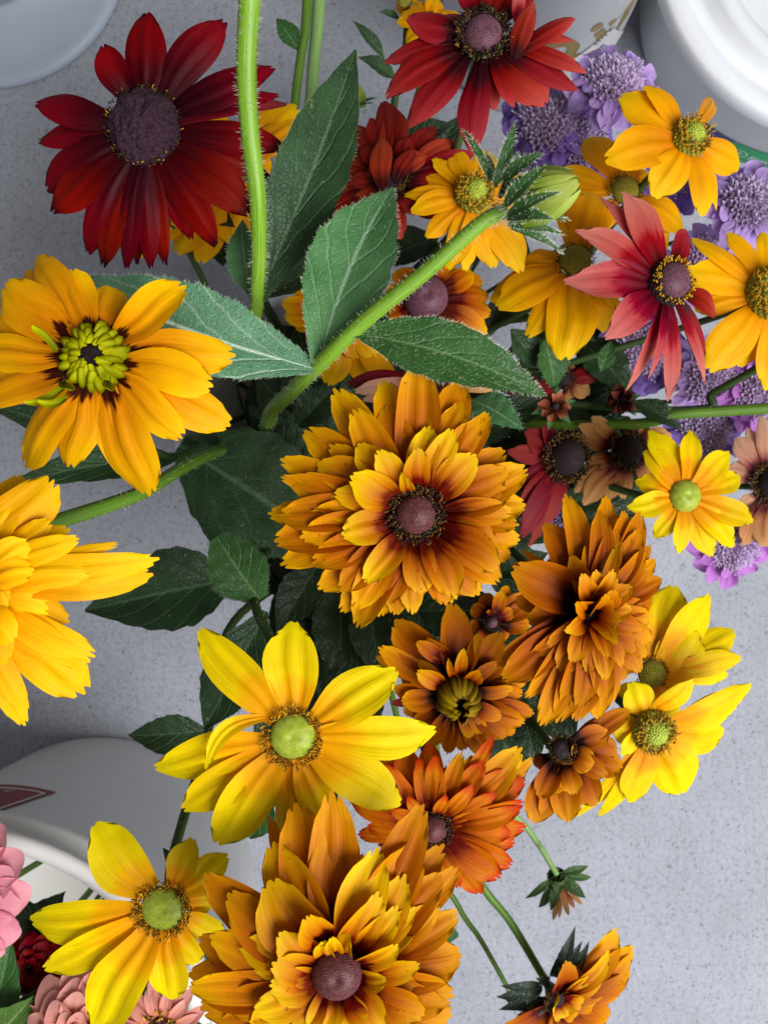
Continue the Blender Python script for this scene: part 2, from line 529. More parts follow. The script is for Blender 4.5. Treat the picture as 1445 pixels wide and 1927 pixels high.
def leaf(T, P0, P1, up, W_, mat, fold=.18, arch=.06, curl=-.05, roll=0.0, hairs=0, hairmat=None, parent=None, peak=.42, wb=.10, serr=.035, sidebend=0.0, twist=0.0, surf=0, name='leaf', wt=.03):
    nu = 22
    vc = np.array([-1, -.75, -.5, -.25, -.06, .06, .25, .5, .75, 1.0])
    P0 = np.asarray(P0, float)
    P1 = np.asarray(P1, float)
    ax = P1 - P0
    L = np.linalg.norm(ax)
    up = unit(np.asarray(up, float))
    side = unit(np.cross(ax / L, up))
    upn = np.cross(side, ax / L)
    s = np.linspace(0, 1, nu + 1)[:, None]
    v = vc[None, :]
    w = np.where(s < peak, wb + (1 - wb) * np.sin(np.clip(s / peak, 0, 1) * math.pi / 2) ** 1.1,
                 wt + (1 - wt) * np.cos(np.clip((s - peak) / (1 - peak), 0, 1) * math.pi / 2) ** 1.05)
    teeth = 1 + serr * np.where(np.abs(v) > .9, ((np.arange(nu + 1) % 3) - 1)[:, None], 0)
    ph = rng.uniform(0, 6)
    x = v * W_ / 2 * w * teeth + W_ * sidebend * np.sin(s * math.pi)
    y = fold * W_ * np.abs(v) * w + .035 * W_ * np.sin(s * 9 + ph) * np.abs(v) ** 2 + .022 * W_ * np.sin(s * 34 + ph) * np.abs(v) * w
    a = roll + twist * s
    xr = x * np.cos(a) - y * np.sin(a)
    yr = x * np.sin(a) + y * np.cos(a) + arch * L * 4 * s * (1 - s) + curl * L * s ** 3
    P = P0 + ax * (s + 0 * v)[..., None] + side * xr[..., None] + upn * yr[..., None]
    uv = np.stack([s + 0 * v, (v + 1) / 2 + 0 * s], axis=-1)
    n = len(vc)
    V = P.reshape(-1, 3)
    o = T.part(name, V, grid_faces(nu, n - 1), mat, uv.reshape(-1, 2), parent=parent)
    if hairs:
        mb = MB()
        G = P
        for _ in range(hairs):
            sg = rng.choice((0, n - 1))
            i = rng.random() * nu
            i0 = min(int(i), nu - 1)
            f = i - i0
            p = G[i0, sg] * (1 - f) + G[i0 + 1, sg] * f
            inner = G[i0, 4]
            d = unit(p - inner) + unit(G[i0 + 1, sg] - G[i0, sg]) * rng.uniform(.1, .6) + upn * rng.uniform(-.3, .5)
            hair(mb, p, d, rng.uniform(.0008, .0019))
        for _ in range(surf):
            i0 = rng.randrange(1, nu)
            j = rng.randrange(0, n - 1)
            f, g2 = rng.random(), rng.random()
            p = (G[i0, j] * (1 - f) + G[i0, j + 1] * f) * (1 - g2) + (G[i0 - 1, j] * (1 - f) + G[i0 - 1, j + 1] * f) * g2
            d = upn * .6 + unit(ax) * rng.uniform(.2, .9) + side * rng.uniform(-.7, .7)
            hair(mb, p, d, rng.uniform(.0010, .0019))
        hm = make_mesh('leaf_hairs', np.array(mb.v) - T.base, mb.f, hairmat or M['hair'])
        if parent is None:
            add('leaf_hairs', hm, o, 'stuff')
        else:
            add('leaf_hairs', hm, T.o, 'stuff')
    return o


def stem(T, pts, r0, r1, mat, hairs=0, hl=(.0012, .0026), hairmat=None, hspan=(0, 1), sides=12, n=10):
    path = catmull(pts, n)
    V, Fc, UV = tube_data(path, r0, r1, sides, .06)
    o = T.part('stem', V, Fc, mat, UV)
    if hairs:
        mb = MB()
        tan = np.gradient(path, axis=0)
        m = len(path) - 1
        for _ in range(hairs):
            q = (hspan[0] + (hspan[1] - hspan[0]) * rng.random()) * m
            i = min(int(q), m - 1)
            f = q - i
            c = path[i] * (1 - f) + path[i + 1] * f
            t = unit(tan[i])
            x, y, _ = frame(t)
            a = rng.uniform(0, 6.283)
            d = x * math.cos(a) + y * math.sin(a)
            r = r0 + (r1 - r0) * q / m
            hair(mb, c + d * r * .9, d + t * rng.uniform(-.5, .3), rng.uniform(*hl))
        add('stem_hairs', make_mesh('stem_hairs', np.array(mb.v) - T.base, mb.f, hairmat or M['hair']), o, 'stuff')
    return o, path


# ------------------------------------------------------------------ discs
GA = math.pi * (3 - math.sqrt(5))


def dome_pt(C, fr, r, h, rho, ang):
    x, y, n = fr
    z = h * math.sqrt(max(0.0, 1 - rho * rho))
    return C + (x * math.cos(ang) + y * math.sin(ang)) * r * rho + n * z


def wrinkle(p, C, r, wob):
    q = Vector(tuple((p - C) / r * 2.6))
    w = mnoise.noise(q) * .6 - abs(mnoise.noise(q * 1.7 + Vector((3, 1, 7)))) * 1.3 + .25
    return p + unit(p - C) * wob * r * w


def dome(T, C, n, r, h, mat, name='cone', bumps=0, bump_mat=None, wob=0.0, dimple=0.0, parent=None, bsize=1.0):
    fr = frame(n)
    nr, na = (24, 60) if wob else (12, 36)
    V, Fc = [], []
    for i in range(nr + 1):
        rho = math.sin(i / nr * math.pi / 2)
        for k in range(na):
            a = 2 * math.pi * k / na
            p = dome_pt(C, fr, r, h, rho, a)
            if wob:
                p = wrinkle(p, C, r, wob)
            if dimple:
                p = p - fr[2] * dimple * r * math.exp(-(rho / .22) ** 2)
            V.append(p)
    for i in range(nr):
        for k in range(na):
            a = i * na + k
            b = i * na + (k + 1) % na
            Fc.append((a, b, b + na, a + na))
    o = T.part(name, V, Fc, mat, parent=parent)
    if bumps:
        mb = MB()
        for q in range(bumps):
            rho = math.sqrt((q + .5) / bumps)
            rho = math.sin(rho * math.pi / 2 * .98)
            a = q * GA
            p = dome_pt(C, fr, r, h, rho, a)
            if wob:
                p = wrinkle(p, C, r, wob)
            if dimple:
                p = p - fr[2] * dimple * r * math.exp(-(rho / .22) ** 2)
            nn = unit(fr[2] * (math.sqrt(max(0, 1 - rho * rho)) + .15) * r + (p - C - fr[2] * np.dot(p - C, fr[2])) * h / r)
            bx, by, bn = frame(nn)
            br = bsize * r * 1.55 / math.sqrt(bumps)
            vv = [p + (bx * math.cos(k * math.pi / 3) + by * math.sin(k * math.pi / 3)) * br - bn * br * .2 for k in range(6)] + \
                 [p + (bx * math.cos(k * math.pi / 3) + by * math.sin(k * math.pi / 3)) * br * .6 + bn * br * .42 for k in range(6)] + [p + bn * br * .72]
            ff = [(k, (k + 1) % 6, 6 + (k + 1) % 6, 6 + k) for k in range(6)] + [(6 + k, 6 + (k + 1) % 6, 12) for k in range(6)]
            mb.add(vv, ff)
        me = make_mesh('florets', np.array(mb.v) - T.base, mb.f, bump_mat or mat)
        add('florets', me, o if parent is None else T.o, 'stuff')
    return o


def stamens(T, C, n, r, num, mats, length, h=0.0, spread=.35, thick=.00022):
    """ring of tiny curled florets round a disc"""
    fr = frame(n)
    for mi, mat in enumerate(mats):
        mb = MB()
        for q in range(num // len(mats)):
            a = rng.uniform(0, 6.283)
            rho = r * (1 + rng.uniform(-spread, spread * .6))
            d = fr[0] * math.cos(a) + fr[1] * math.sin(a)
            tt = -fr[0] * math.sin(a) + fr[1] * math.cos(a)
            p = C + d * rho + fr[2] * h * rng.uniform(.2, 1)
            l = length * rng.uniform(.6, 1.2)
            out = d * rng.uniform(-.2, .9) + fr[2] * rng.uniform(.5, 1.1) + tt * rng.uniform(-.5, .5)
            p1 = p + unit(out) * l * .6
            p2 = p1 + unit(out * .5 + d * rng.uniform(-.6, 1.0) + tt * rng.uniform(-.8, .8)) * l * .45
            V, Fc, UV = tube_data(np.array([p, p1, p2]), thick * 1.2, thick * .9, 4)
            mb.add(V, Fc)
        me = make_mesh('stamens', np.array(mb.v) - T.base, mb.f, mat)
        add('stamens', me, T.o, 'stuff')


# ------------------------------------------------------------------ big structure: floor
def concrete():
    m, t, out = nt('concrete')
    tc = N(t, 'ShaderNodeTexCoord').outputs['Object']
    base = ramp(t, noise(t, tc, 6, 6, .6), [(0.3, col(150, 152, 159)), (0.7, col(168, 170, 178))])
    fine = ramp(t, noise(t, tc, 260, 4, .7), [(0.28, (0.72, 0.72, 0.73, 1)), (0.5, (0.97, .97, .97, 1)), (0.75, (1.06, 1.06, 1.06, 1))])
    c = mixc(t, 1.0, base, fine, 'MULTIPLY')
    mp = N(t, 'ShaderNodeMapping')
    mp.inputs['Rotation'].default_value = (0, 0, R(38))
    mp.inputs['Scale'].default_value = (260, 34, 1)
    t.links.new(tc, mp.inputs[0])
    br = ramp(t, noise(t, mp.outputs[0], 1.0, 3, .6), [(0.25, (0.90, .90, .90, 1)), (0.6, (1.02, 1.02, 1.02, 1))])
    c = mixc(t, 0.7, c, br, 'MULTIPLY')
    # dark pits of two sizes, in clusters
    for sc, cut, gate, k in ((420, .23, .47, .70), (210, .15, .48, .80), (90, .075, .46, .70)):
        vo = N(t, 'ShaderNodeTexVoronoi')
        vo.inputs['Scale'].default_value = sc
        t.links.new(tc, vo.inputs['Vector'])
        sp = ramp(t, vo.outputs['Distance'], [(0.0, (1, 1, 1, 1)), (cut * .6, (1, 1, 1, 1)), (cut * 1.7, (0, 0, 0, 1))])
        gt = ramp(t, noise(t, tc, sc * .33, 3), [(gate, (0, 0, 0, 1)), (gate + .12, (1, 1, 1, 1))])
        f = math_node(t, 'MULTIPLY', mixc(t, 1.0, sp, gt, 'MULTIPLY'), k)
        c = mixc(t, f, c, col(62, 64, 72))
    stain = ramp(t, noise(t, tc, 3.2, 5, .65), [(0.52, (1, 1, 1, 1)), (0.75, (0.86, .85, .84, 1))])
    c = mixc(t, 1.0, c, stain, 'MULTIPLY')
    bp = N(t, 'ShaderNodeBump')
    bp.inputs['Strength'].default_value = 0.35
    bp.inputs['Distance'].default_value = 0.002
    t.links.new(noise(t, tc, 220, 4, .7), bp.inputs['Height'])
    b = N(t, 'ShaderNodeBsdfPrincipled')
    b.inputs['Roughness'].default_value = .8
    b.inputs['Specular IOR Level'].default_value = .2
    t.links.new(c, b.inputs['Base Color'])
    t.links.new(bp.outputs[0], b.inputs['Normal'])
    t.links.new(b.outputs[0], out.inputs[0])
    return m


fl = add('concrete_floor', make_mesh('concrete_floor', [(-3, -3, 0), (3, -3, 0), (3, 3, 0), (-3, 3, 0)], [(0, 1, 2, 3)], concrete(), smooth=False), kind='structure')


# ------------------------------------------------------------------ pails, jar and lid
def plastic(name, c, rough=.42, sss=.15):
    m, t, out = nt(name)
    tc = N(t, 'ShaderNodeTexCoord').outputs['Object']
    k = ramp(t, noise(t, tc, 14, 5, .6), [(0.3, tuple(x * .93 for x in c[:3]) + (1,)), (0.7, c)])
    sc = ramp(t, noise(t, tc, 130, 3, .7), [(0.62, (1, 1, 1, 1)), (0.78, (.90, .90, .89, 1))])
    k = mixc(t, 1.0, k, sc, 'MULTIPLY')
    b = N(t, 'ShaderNodeBsdfPrincipled')
    b.inputs['Specular IOR Level'].default_value = .35
    t.links.new(k, b.inputs['Base Color'])
    rg = ramp(t, noise(t, tc, 60, 3), [(0.3, (rough - .08,) * 3 + (1,)), (0.7, (rough + .1,) * 3 + (1,))])
    t.links.new(rg, b.inputs['Roughness'])
    b.inputs['Subsurface Weight'].default_value = sss
    b.inputs['Subsurface Radius'].default_value = (.006, .006, .006)
    t.links.new(b.outputs[0], out.inputs[0])
    return m


M['plastic'] = plastic('white_plastic', col(226, 227, 230))
M['plastic_warm'] = plastic('ivory_plastic', col(224, 222, 216))
M['plastic_lid'] = plastic('frosted_lid_plastic', col(168, 176, 190))  # tone lowered, with the lid's shade put into its colour


def flat(name, c, rough=.45):
    return plain(name, tuple(x * .92 for x in c[:3]) + (1,), c, 80, rough, 0.0)


M['print_green'] = flat('print_green', col(40, 150, 98))
M['print_blue'] = flat('print_blue', col(58, 68, 128))
M['print_red'] = flat('print_red', col(132, 42, 36))
M['print_white'] = flat('print_white', col(222, 226, 222))
M['print_gold'] = flat('print_gold', col(128, 108, 62), .35)
M['print_dark'] = flat('print_dark', col(40, 44, 46))
M['print_card'] = flat('print_card', col(188, 188, 190))


def lathe(T, c, prof, mat, name, na=96, parent=None):
    V, Fc = [], []
    for (r, z) in prof:
        for k in range(na):
            a = 2 * math.pi * k / na
            V.append(A(c[0] + r * math.cos(a), c[1] + r * math.sin(a), z))
    for i in range(len(prof) - 1):
        for k in range(na):
            a = i * na + k
            b = i * na + (k + 1) % na
            Fc.append((a, b, b + na, a + na))
    if prof[0][0] > 1e-6 and prof[0][1] == min(p[1] for p in prof):
        pass
    o = T.part(name, V, Fc, mat, parent=parent)
    return o


def wall_pt(c, r0, r1, h, ang, z, eps):
    r = r0 + (r1 - r0) * z / h + eps
    return A(c[0] + r * math.cos(ang), c[1] + r * math.sin(ang), z)


def hit_wall(c, r0, r1, h, px, py, eps):
    """where the view ray first meets the pail wall"""
    for d in np.linspace(D - h, D, 1500):
        p = pix(px, py, d)
        r = r0 + (r1 - r0) * p[2] / h + eps
        if math.hypot(p[0] - c[0], p[1] - c[1]) <= r:
            return math.atan2(p[1] - c[1], p[0] - c[0]), p[2]
    p = pix(px, py, D)
    return math.atan2(p[1] - c[1], p[0] - c[0]), 0.0005


def text_on_wall(T, body, size, c, r0, r1, h, ang0, z0, rot, eps, mat, parent, shear=0.0, name='lettering', bold=0.0):
    cu = bpy.data.curves.new('lettering', 'FONT')
    cu.body = body
    cu.size = size
    cu.shear = shear
    cu.offset = bold
    cu.resolution_u = 3
    to = bpy.data.objects.new('lettering_tmp', cu)
    COL.objects.link(to)
    bpy.context.view_layer.update()
    dg = bpy.context.evaluated_depsgraph_get()
    me = bpy.data.meshes.new_from_object(to.evaluated_get(dg))
    bpy.data.objects.remove(to)
    rm = (r0 + r1) / 2
    V = []
    for vtx in me.vertices:
        x = vtx.co.x * math.cos(rot) - vtx.co.y * math.sin(rot)
        y = vtx.co.x * math.sin(rot) + vtx.co.y * math.cos(rot)
        V.append(wall_pt(c, r0, r1, h, ang0 + x / rm, z0 + y, eps))
    Fc = [tuple(p.vertices) for p in me.polygons]
    bpy.data.meshes.remove(me)
    return T.part(name, V, Fc, mat, parent=parent, smooth=False)


def wall_patch(T, name, pts_ul, pts_ll, c, r0, r1, h, eps, mat, parent, rows=5):
    """label between an upper and a lower curve given as (angle, height) lists"""
    V, Fc = [], []
    n = len(pts_ul)
    for i in range(n):
        for j in range(rows + 1):
            f = j / rows
            an = pts_ul[i][0] * (1 - f) + pts_ll[i][0] * f
            z = pts_ul[i][1] * (1 - f) + pts_ll[i][1] * f
            V.append(wall_pt(c, r0, r1, h, an, z, eps))
    Fc = grid_faces(n - 1, rows)
    return T.part(name, V, Fc, mat, parent=parent)


# bucket that holds the bouquet
BC = pix(620, 830, 0.52)
BX, BY = BC[0], BC[1]
BH = 0.20
tb = Thing('white_bucket', 'white plastic bucket holding the bouquet of coneflowers and daisies', 'bucket', (BX, BY, 0))
lathe(tb, (BX, BY), [(0.001, .004), (.078, .004), (.082, .0), (.084, .004), (.0985, BH - .004), (.1035, BH - .003), (.104, BH), (.0995, BH + .002), (.0965, BH), (.082, .010), (.001, .009)], M['plastic'], 'bucket_body')

# pail at lower left with red print
PC = A(-.262, -.352)
P_R0, P_R1, P_H = .1435, .158, .262
tp = Thing('white_pail', 'white pail with red printed banner and pink flowers inside', 'pail', (PC[0], PC[1], 0))
pw = lathe(tp, PC, [(.001, .006), (.136, .006), (.1405, .0), (P_R0, .004), (P_R0 + (P_R1 - P_R0) * .86, P_H * .86), (P_R1 + .004, P_H * .865), (P_R1 + .006, P_H * .875), (P_R1 + .005, P_H * .90), (P_R1 + .001, P_H * .915), (P_R1 + .001, P_H * .97), (P_R1 + .007, P_H * .975), (P_R1 + .008, P_H * .99), (P_R1 + .005, P_H), (P_R1 - .002, P_H - .001), (P_R1 - .004, P_H * .9), (.138, .012), (.001, .011)], M['plastic_warm'], 'pail_body')


def crescent(eps, name, mat, up, lo, parent, rows=5):
    U = [hit_wall(PC, P_R0, P_R1, P_H, x, y, eps) for x, y in up]
    Lw = [hit_wall(PC, P_R0, P_R1, P_H, x, y, eps) for x, y in lo]
    return wall_patch(tp, name, U, Lw, PC, P_R0, P_R1, P_H, eps, mat, parent, rows)


def cres_pts(x0, x1, fu, n=16):
    xs = np.linspace(x0, x1, n)
    return [(x, fu(x)) for x in xs]


yu = lambda x: 1490.5 - 15.0 * (1 - ((x + 0) / 108.0) ** 2) + (0 if x > 0 else .0)
yl = lambda x: 1490.5 + (108 - x) * .335
lab = crescent(.0004, 'printed_banner', M['print_red'], cres_pts(-60, 108, yu), cres_pts(-60, 108, yl), pw)
yu2 = lambda x: yu(x * 1.06) + 5.5
yl2 = lambda x: yl(x) - 4.5
xs = np.linspace(-55, 86, 14)
for a, b in ((yu2, lambda x: yu2(x) + 2.0), (lambda x: yl2(x) - 2.0, yl2)):
    U = [hit_wall(PC, P_R0, P_R1, P_H, x, a(x), .0007) for x in xs]
    Lw = [hit_wall(PC, P_R0, P_R1, P_H, x, b(x), .0007) for x in xs]
    wall_patch(tp, 'printed_line', U, Lw, PC, P_R0, P_R1, P_H, .0007, M['print_white'], None, 1)
an, zz = hit_wall(PC, P_R0, P_R1, P_H, 40, 1490, .001)
text_on_wall(tp, 'er', .008, PC, P_R0, P_R1, P_H, an + .09, zz - .001, math.pi + .1, .0009, M['print_white'], None, .3)

# short lidded pail at upper right with green label
QC = A(.376, .458)
Q_R0, Q_R1, Q_H = .140, .1475, .090
tq = Thing('lidded_pail', 'short white lidded pail with green and blue label near its base', 'pail', (QC[0], QC[1], 0))
qw = lathe(tq, QC, [(.001, .003), (.132, .003), (.137, .0), (Q_R0, .004), (Q_R1, Q_H), (Q_R1 + .0015, Q_H + .001)], M['plastic'], 'pail_body')
lathe(tq, QC, [(Q_R1 - .002, Q_H - .004), (Q_R1 + .010, Q_H - .003), (Q_R1 + .0115, Q_H), (Q_R1 + .011, Q_H + .010), (Q_R1 + .0085, Q_H + .013), (Q_R1 - .004, Q_H + .014), (Q_R1 - .007, Q_H + .011), (Q_R1 - .009, Q_H + .010), (Q_R1 - .019, Q_H + .011), (Q_R1 - .022, Q_H + .020), (Q_R1 - .027, Q_H + .022), (Q_R1 - .036, Q_H + .022), (Q_R1 - .040, Q_H + .014), (Q_R1 - .046, Q_H + .011), (.06, Q_H + .011), (.001, Q_H + .011)], M['plastic'], 'pail_lid')
a0, a1, a2 = R(-133), R(-119), R(-40)
n = 24
band = wall_patch(tq, 'green_label', [(a1 + (a2 - a1) * i / n + .045, .0300) for i in range(n + 1)], [(a1 + (a2 - a1) * i / n - .03, .0022) for i in range(n + 1)], QC, Q_R0, Q_R1, Q_H, .0005, M['print_green'], qw)
wall_patch(tq, 'blue_label', [(a0 + (a1 - a0) * i / 6 + (.045 if i == 6 else .02), .0300 if i else .026) for i in range(7)], [(a0 + (a1 - a0) * i / 6 - (.03 if i == 6 else 0), .0022) for i in range(7)], QC, Q_R0, Q_R1, Q_H, .0005, M['print_blue'], qw)
text_on_wall(tq, '\u2295 Flavors', .0105, QC, Q_R0, Q_R1, Q_H, R(-115.5), .0115, 0, .0009, M['print_white'], None, .25)
text_on_wall(tq, '& co', .008, QC, Q_R0, Q_R1, Q_H, R(-128), .0150, 0, .0009, M['print_card'], None, .2)

# tall jar with gold lettering
JC = A(.132, .447)
J_R, J_H = .080, .235
tj = Thing('lettered_jar', 'tall greyish white jar with gold script lettering and a barcode sticker', 'jar', (JC[0], JC[1], 0))
jw = lathe(tj, JC, [(.001, .004), (.072, .004), (.076, .0), (J_R, .005), (J_R, J_H), (J_R + .004, J_H + .001), (J_R + .004, J_H + .006), (J_R - .002, J_H + .007), (J_R - .003, J_H), (J_R - .004, .01), (.001, .009)], M['plastic'], 'jar_body')
an, zz = hit_wall(JC, J_R, J_R, J_H, 1030, 150, 0)
text_on_wall(tj, 'Rizz', .072, JC, J_R, J_R, J_H, an, zz, R(28), .0006, M['print_gold'], jw, .0, bold=.0010)
text_on_wall(tj, 'Rizz', .072, JC, J_R, J_R, J_H, an + .025, zz - .001, R(28), .0003, M['print_dark'], jw, .0)
an, zz = hit_wall(JC, J_R, J_R, J_H, 1112, 96, 0)
V = []
st_ = []
for (x, y) in ((-.022, -.026), (.030, -.026), (.030, .020), (-.022, .020)):
    pass


def sticker_patch(x0, x1, y0, y1, eps, mat, name, parent, rot=R(38)):
    n, V = 8, []
    for i in range(n + 1):
        for j in range(3):
            x = x0 + (x1 - x0) * i / n
            y = y0 + (y1 - y0) * j / 2
            xr = x * math.cos(rot) - y * math.sin(rot)
            yr = x * math.sin(rot) + y * math.cos(rot)
            V.append(wall_pt(JC, J_R, J_R, J_H, an + xr / J_R, zz + yr, eps))
    return tj.part(name, V, grid_faces(n, 2), mat, parent=parent)


sk = sticker_patch(-.018, .022, -.045, .010, .0010, M['print_card'], 'sticker', jw)
for i in range(7):
    x = -.006 + i * .0024
    sticker_patch(x, x + (.0014 if i % 3 else .0007), -.018, -.003, .0013, M['print_dark'], 'barcode_bar', None)
text_on_wall(tj, '0375 81', .006, JC, J_R, J_R, J_H, an + .01, zz + .008, R(38), .0013, M['print_dark'], None)

# lid lying on the floor, upper left
LC = pix(-17, -88, D)
tl = Thing('pail_lid', 'frosted white plastic lid lying flat on the concrete near the dark red flower', 'lid', (LC[0], LC[1], 0))
lathe(tl, LC, [(.122, .0008), (.1275, .0008), (.128, .003), (.1265, .0065), (.123, .0085), (.118, .0092), (.066, .0092), (.0635, .0125), (.058, .0130), (.0555, .0095), (.001, .0092)], M['plastic_lid'], 'lid_disc')

# ------------------------------------------------------------------ flowers
ZT = {'A1': (0, 0, 580 / 1445), 'A2': (560, 0, 580 / 1445), 'A3': (980, 0, 465 / 1445), 'A4': (0, 440, 480 / 1445),
      'A5': (420, 320, 640 / 1445), 'A6': (900, 300, 545 / 1445), 'A7': (480, 660, 560 / 1445), 'A8': (900, 680, 545 / 1445),
      'B1': (0, 860, 540 / 1445), 'B2': (260, 1140, 600 / 1445), 'B3': (680, 1060, 380 / 1445), 'B4': (920, 900, 525 / 1445),
      'B5': (0, 1380, 480 / 1445), 'B6': (340, 1480, 560 / 1445), 'B7': (640, 1360, 420 / 1445), 'B8': (840, 1520, 605 / 1445),
      'P': (0, 0, 1.0)}


def zp(Z, x, y):
    a, b, s = ZT[Z]
    return a + x * s, b + y * s


def ray_plane(px, py, C, n, h):
    o = A(0, 0, D)
    d = unit(pix(px, py, 1.0) - o)
    q = C + n * h
    dn = np.dot(d, n)
    if abs(dn) < .25:
        dn = -.25
    return o + d * (np.dot(q - o, n) / dn)


def mouth(C, spread=1.0):
    """where a stem passes the bucket's mouth and where its cut end stands"""
    d = A(C[0] - BX, C[1] - BY)
    L = np.linalg.norm(d)
    u = d / L if L > 1e-6 else A(1, 0)
    a = math.atan2(u[1], u[0]) + rng.uniform(-.5, .5)
    r = min(L, rng.uniform(.045, .082) * spread)
    m = A(BX + r * math.cos(a), BY + r * math.sin(a), .195)
    b = a + math.pi + rng.uniform(-.6, .6)
    q = rng.uniform(.01, .055)
    f = A(BX + q * math.cos(b), BY + q * math.sin(b), .013)
    return m, f


def flower(label, Z, c, d, mat, petals, tilt=(0, 0), disc='lime', rd=60, rb=None, hb=0.0, ht=-.004, arch=.06, curl=-.05, cup=-.06, tip='notch', layer=0.0012,
           stem_pts=None, stem_mat='stem_dark', stem_r=(.0019, .0024), stem_hairs=0, cat='flower', name='cone_flower', group=None, wscale=1.0, wb=.42, wt=.5, peak=.58, groove=.05, dh=None, seed=1, foot=None, wave=.03, stemless=False, under=0, under_mat=None):
    """petals: (tip x, tip y, width[, options]) in the zoom window Z; options: b base point, h tip height, L layer"""
    global rng
    sc = ZT[Z][2]
    cx, cy = zp(Z, *c)
    C = pix(cx, cy, d)
    n = unit(A(tilt[0], tilt[1], 1.0))
    mpp = d / F                      # metres per photograph pixel at the flower
    m, f = mouth(C)
    if foot is not None:
        m, f = foot
    T = Thing(name, label, cat, f, group)
    T.C, T.n, T.mpp = C, n, mpp
    rdm = rd * sc * mpp
    rbm = (rb if rb is not None else rd * .8) * sc
    k = 0
    for p in petals:
        tx, ty, w = p[:3]
        o = p[3] if len(p) > 3 else {}
        lay = o.get('L', 0)
        px, py = zp(Z, tx, ty)
        if 'b' in o:
            bx, by = zp(Z, *o['b'])
        else:
            v = A(px - cx, py - cy)
            v = v / np.linalg.norm(v)
            bx, by = cx + v[0] * rbm, cy + v[1] * rbm
        hbp = o.get('hb', hb + lay * .0022 + (k % 2) * layer * .5)
        htp = o.get('h', ht + lay * .0050 + ((k * 7) % 5 - 2) * layer * .6)
        P0 = ray_plane(bx, by, C, n, hbp)
        P1 = ray_plane(px, py, C, n, htp)
        mt = o.get('m', mat)
        mt = M[mt[min(lay, len(mt) - 1)]] if isinstance(mt, (list, tuple)) else M[mt]
        petal(T, P0, P1, n, w * sc * mpp * wscale * 1.12, mt, arch=o.get('arch', arch + lay * .02 + rng.uniform(-.02, .03)), curl=o.get('curl', curl + rng.uniform(-.05, .05)),
              cup=o.get('cup', cup + rng.uniform(-.06, .06)), roll=o.get('roll', rng.uniform(-.22, .22)), twist=o.get('tw', rng.uniform(-.25, .25)), groove=groove * rng.uniform(.6, 1.3), tip=o.get('tip', tip),
              wb=wb, wt=wt, peak=peak + rng.uniform(-.06, .06), wave=wave, sidebend=o.get('sb', rng.uniform(-.05, .05)))
        k += 1
    # a hidden lower whorl that fills the flower from beneath
    if under:
        rad = np.median([np.hypot(zp(Z, p[0], p[1])[0] - cx, zp(Z, p[0], p[1])[1] - cy) for p in petals]) * mpp
        fr = frame(n)
        for q in range(under):
            a = 6.283 * (q + rng.uniform(-.3, .3)) / under
            dv = fr[0] * math.cos(a) + fr[1] * math.sin(a)
            petal(T, C + dv * rdm * .6 - n * .004, C + dv * rad * rng.uniform(.82, 1.0) - n * rng.uniform(.008, .013), n, rad * .34, M[under_mat or (mat if isinstance(mat, str) else mat[0])], arch=.05, curl=-.06, tip=tip, wb=wb, wt=wt)
    # disc
    hh = dh if dh is not None else .5
    if disc == 'lime':
        o = dome(T, C + n * .0006, n, rdm * .80, rdm * hh, M['cone_lime'], bumps=760, bump_mat=M['cone_lime'], dimple=.10, bsize=.62)
        stamens(T, C, n, rdm * .95, 230, [M['pollen'], M['pollen_brown']], rdm * .26, h=rdm * .22, spread=.22, thick=rdm * .022)
    elif disc == 'lime_plain':
        o = dome(T, C, n, rdm, rdm * hh, M['cone_lime'], bumps=760, bump_mat=M['cone_lime'], dimple=.12, bsize=.62)
        stamens(T, C, n, rdm * 1.0, 80, [M['pollen_brown']], rdm * .14, h=rdm * .05, spread=.06, thick=rdm * .02)
    elif disc == 'olive':
        o = dome(T, C + n * .0006, n, rdm * .82, rdm * hh, M['cone_olive'], bumps=220, bump_mat=M['cone_olive'])
        stamens(T, C, n, rdm * .95, 160, [M['pollen'], M['pollen_brown']], rdm * .24, h=rdm * .2, spread=.2, thick=rdm * .022)
    elif disc == 'fuzzy':
        o = dome(T, C, n, rdm, rdm * hh, M['cone_olive'], bumps=120)
        dome(T, C + n * rdm * hh * .72, n, rdm * .5, rdm * .34, M['cone_lime'], name='cone_crown', bumps=90)
        stamens(T, C, n, rdm * .86, 330, [M['pollen'], M['pollen'], M['pollen_brown']], rdm * .30, h=rdm * hh * .9, spread=.3, thick=rdm * .024)
    elif disc == 'felt':
        o = dome(T, C, n, rdm, rdm * hh, M['felt'], wob=.12, bumps=1700, bump_mat=M['felt'], bsize=.75)
        stamens(T, C, n, rdm * 1.03, 200, [M['pollen_dark']] * 5 + [M['pollen_brown'], M['pollen']], rdm * .11, h=rdm * .2, spread=.08, thick=rdm * .014)
    elif disc in ('maroon', 'plum', 'black'):
        cm = M['cone_' + disc]
        o = dome(T, C + n * .001, n, rdm * .72, rdm * hh, cm, bumps=480, bump_mat=cm, bsize=.75, dimple=-.06 if disc == 'maroon' else .08)
        stamens(T, C, n, rdm * .92, 330, [M['pollen_dark'], M['pollen_dark'], M['pollen_brown']] if disc != 'plum' else [M['pollen_dark'], M['pollen_dark'], M['pollen_dark'], M['pollen_dark'], M['pollen_brown']], rdm * .26, h=rdm * .25, spread=.24, thick=rdm * .026)
    elif disc == 'smooth_maroon':
        o = dome(T, C + n * .001, n, rdm, rdm * hh, M['cone_maroon'], bumps=700, bsize=.6, dimple=.12)
        stamens(T, C, n, rdm * 1.0, 90, [M['pollen_dark']], rdm * .14, h=rdm * .1, spread=.08, thick=rdm * .02)
    elif disc == 'smooth_plum':
        o = dome(T, C + n * .001, n, rdm, rdm * hh, M['cone_plum'], bumps=700, bsize=.6, dimple=.15)
    elif disc == 'black_gold':
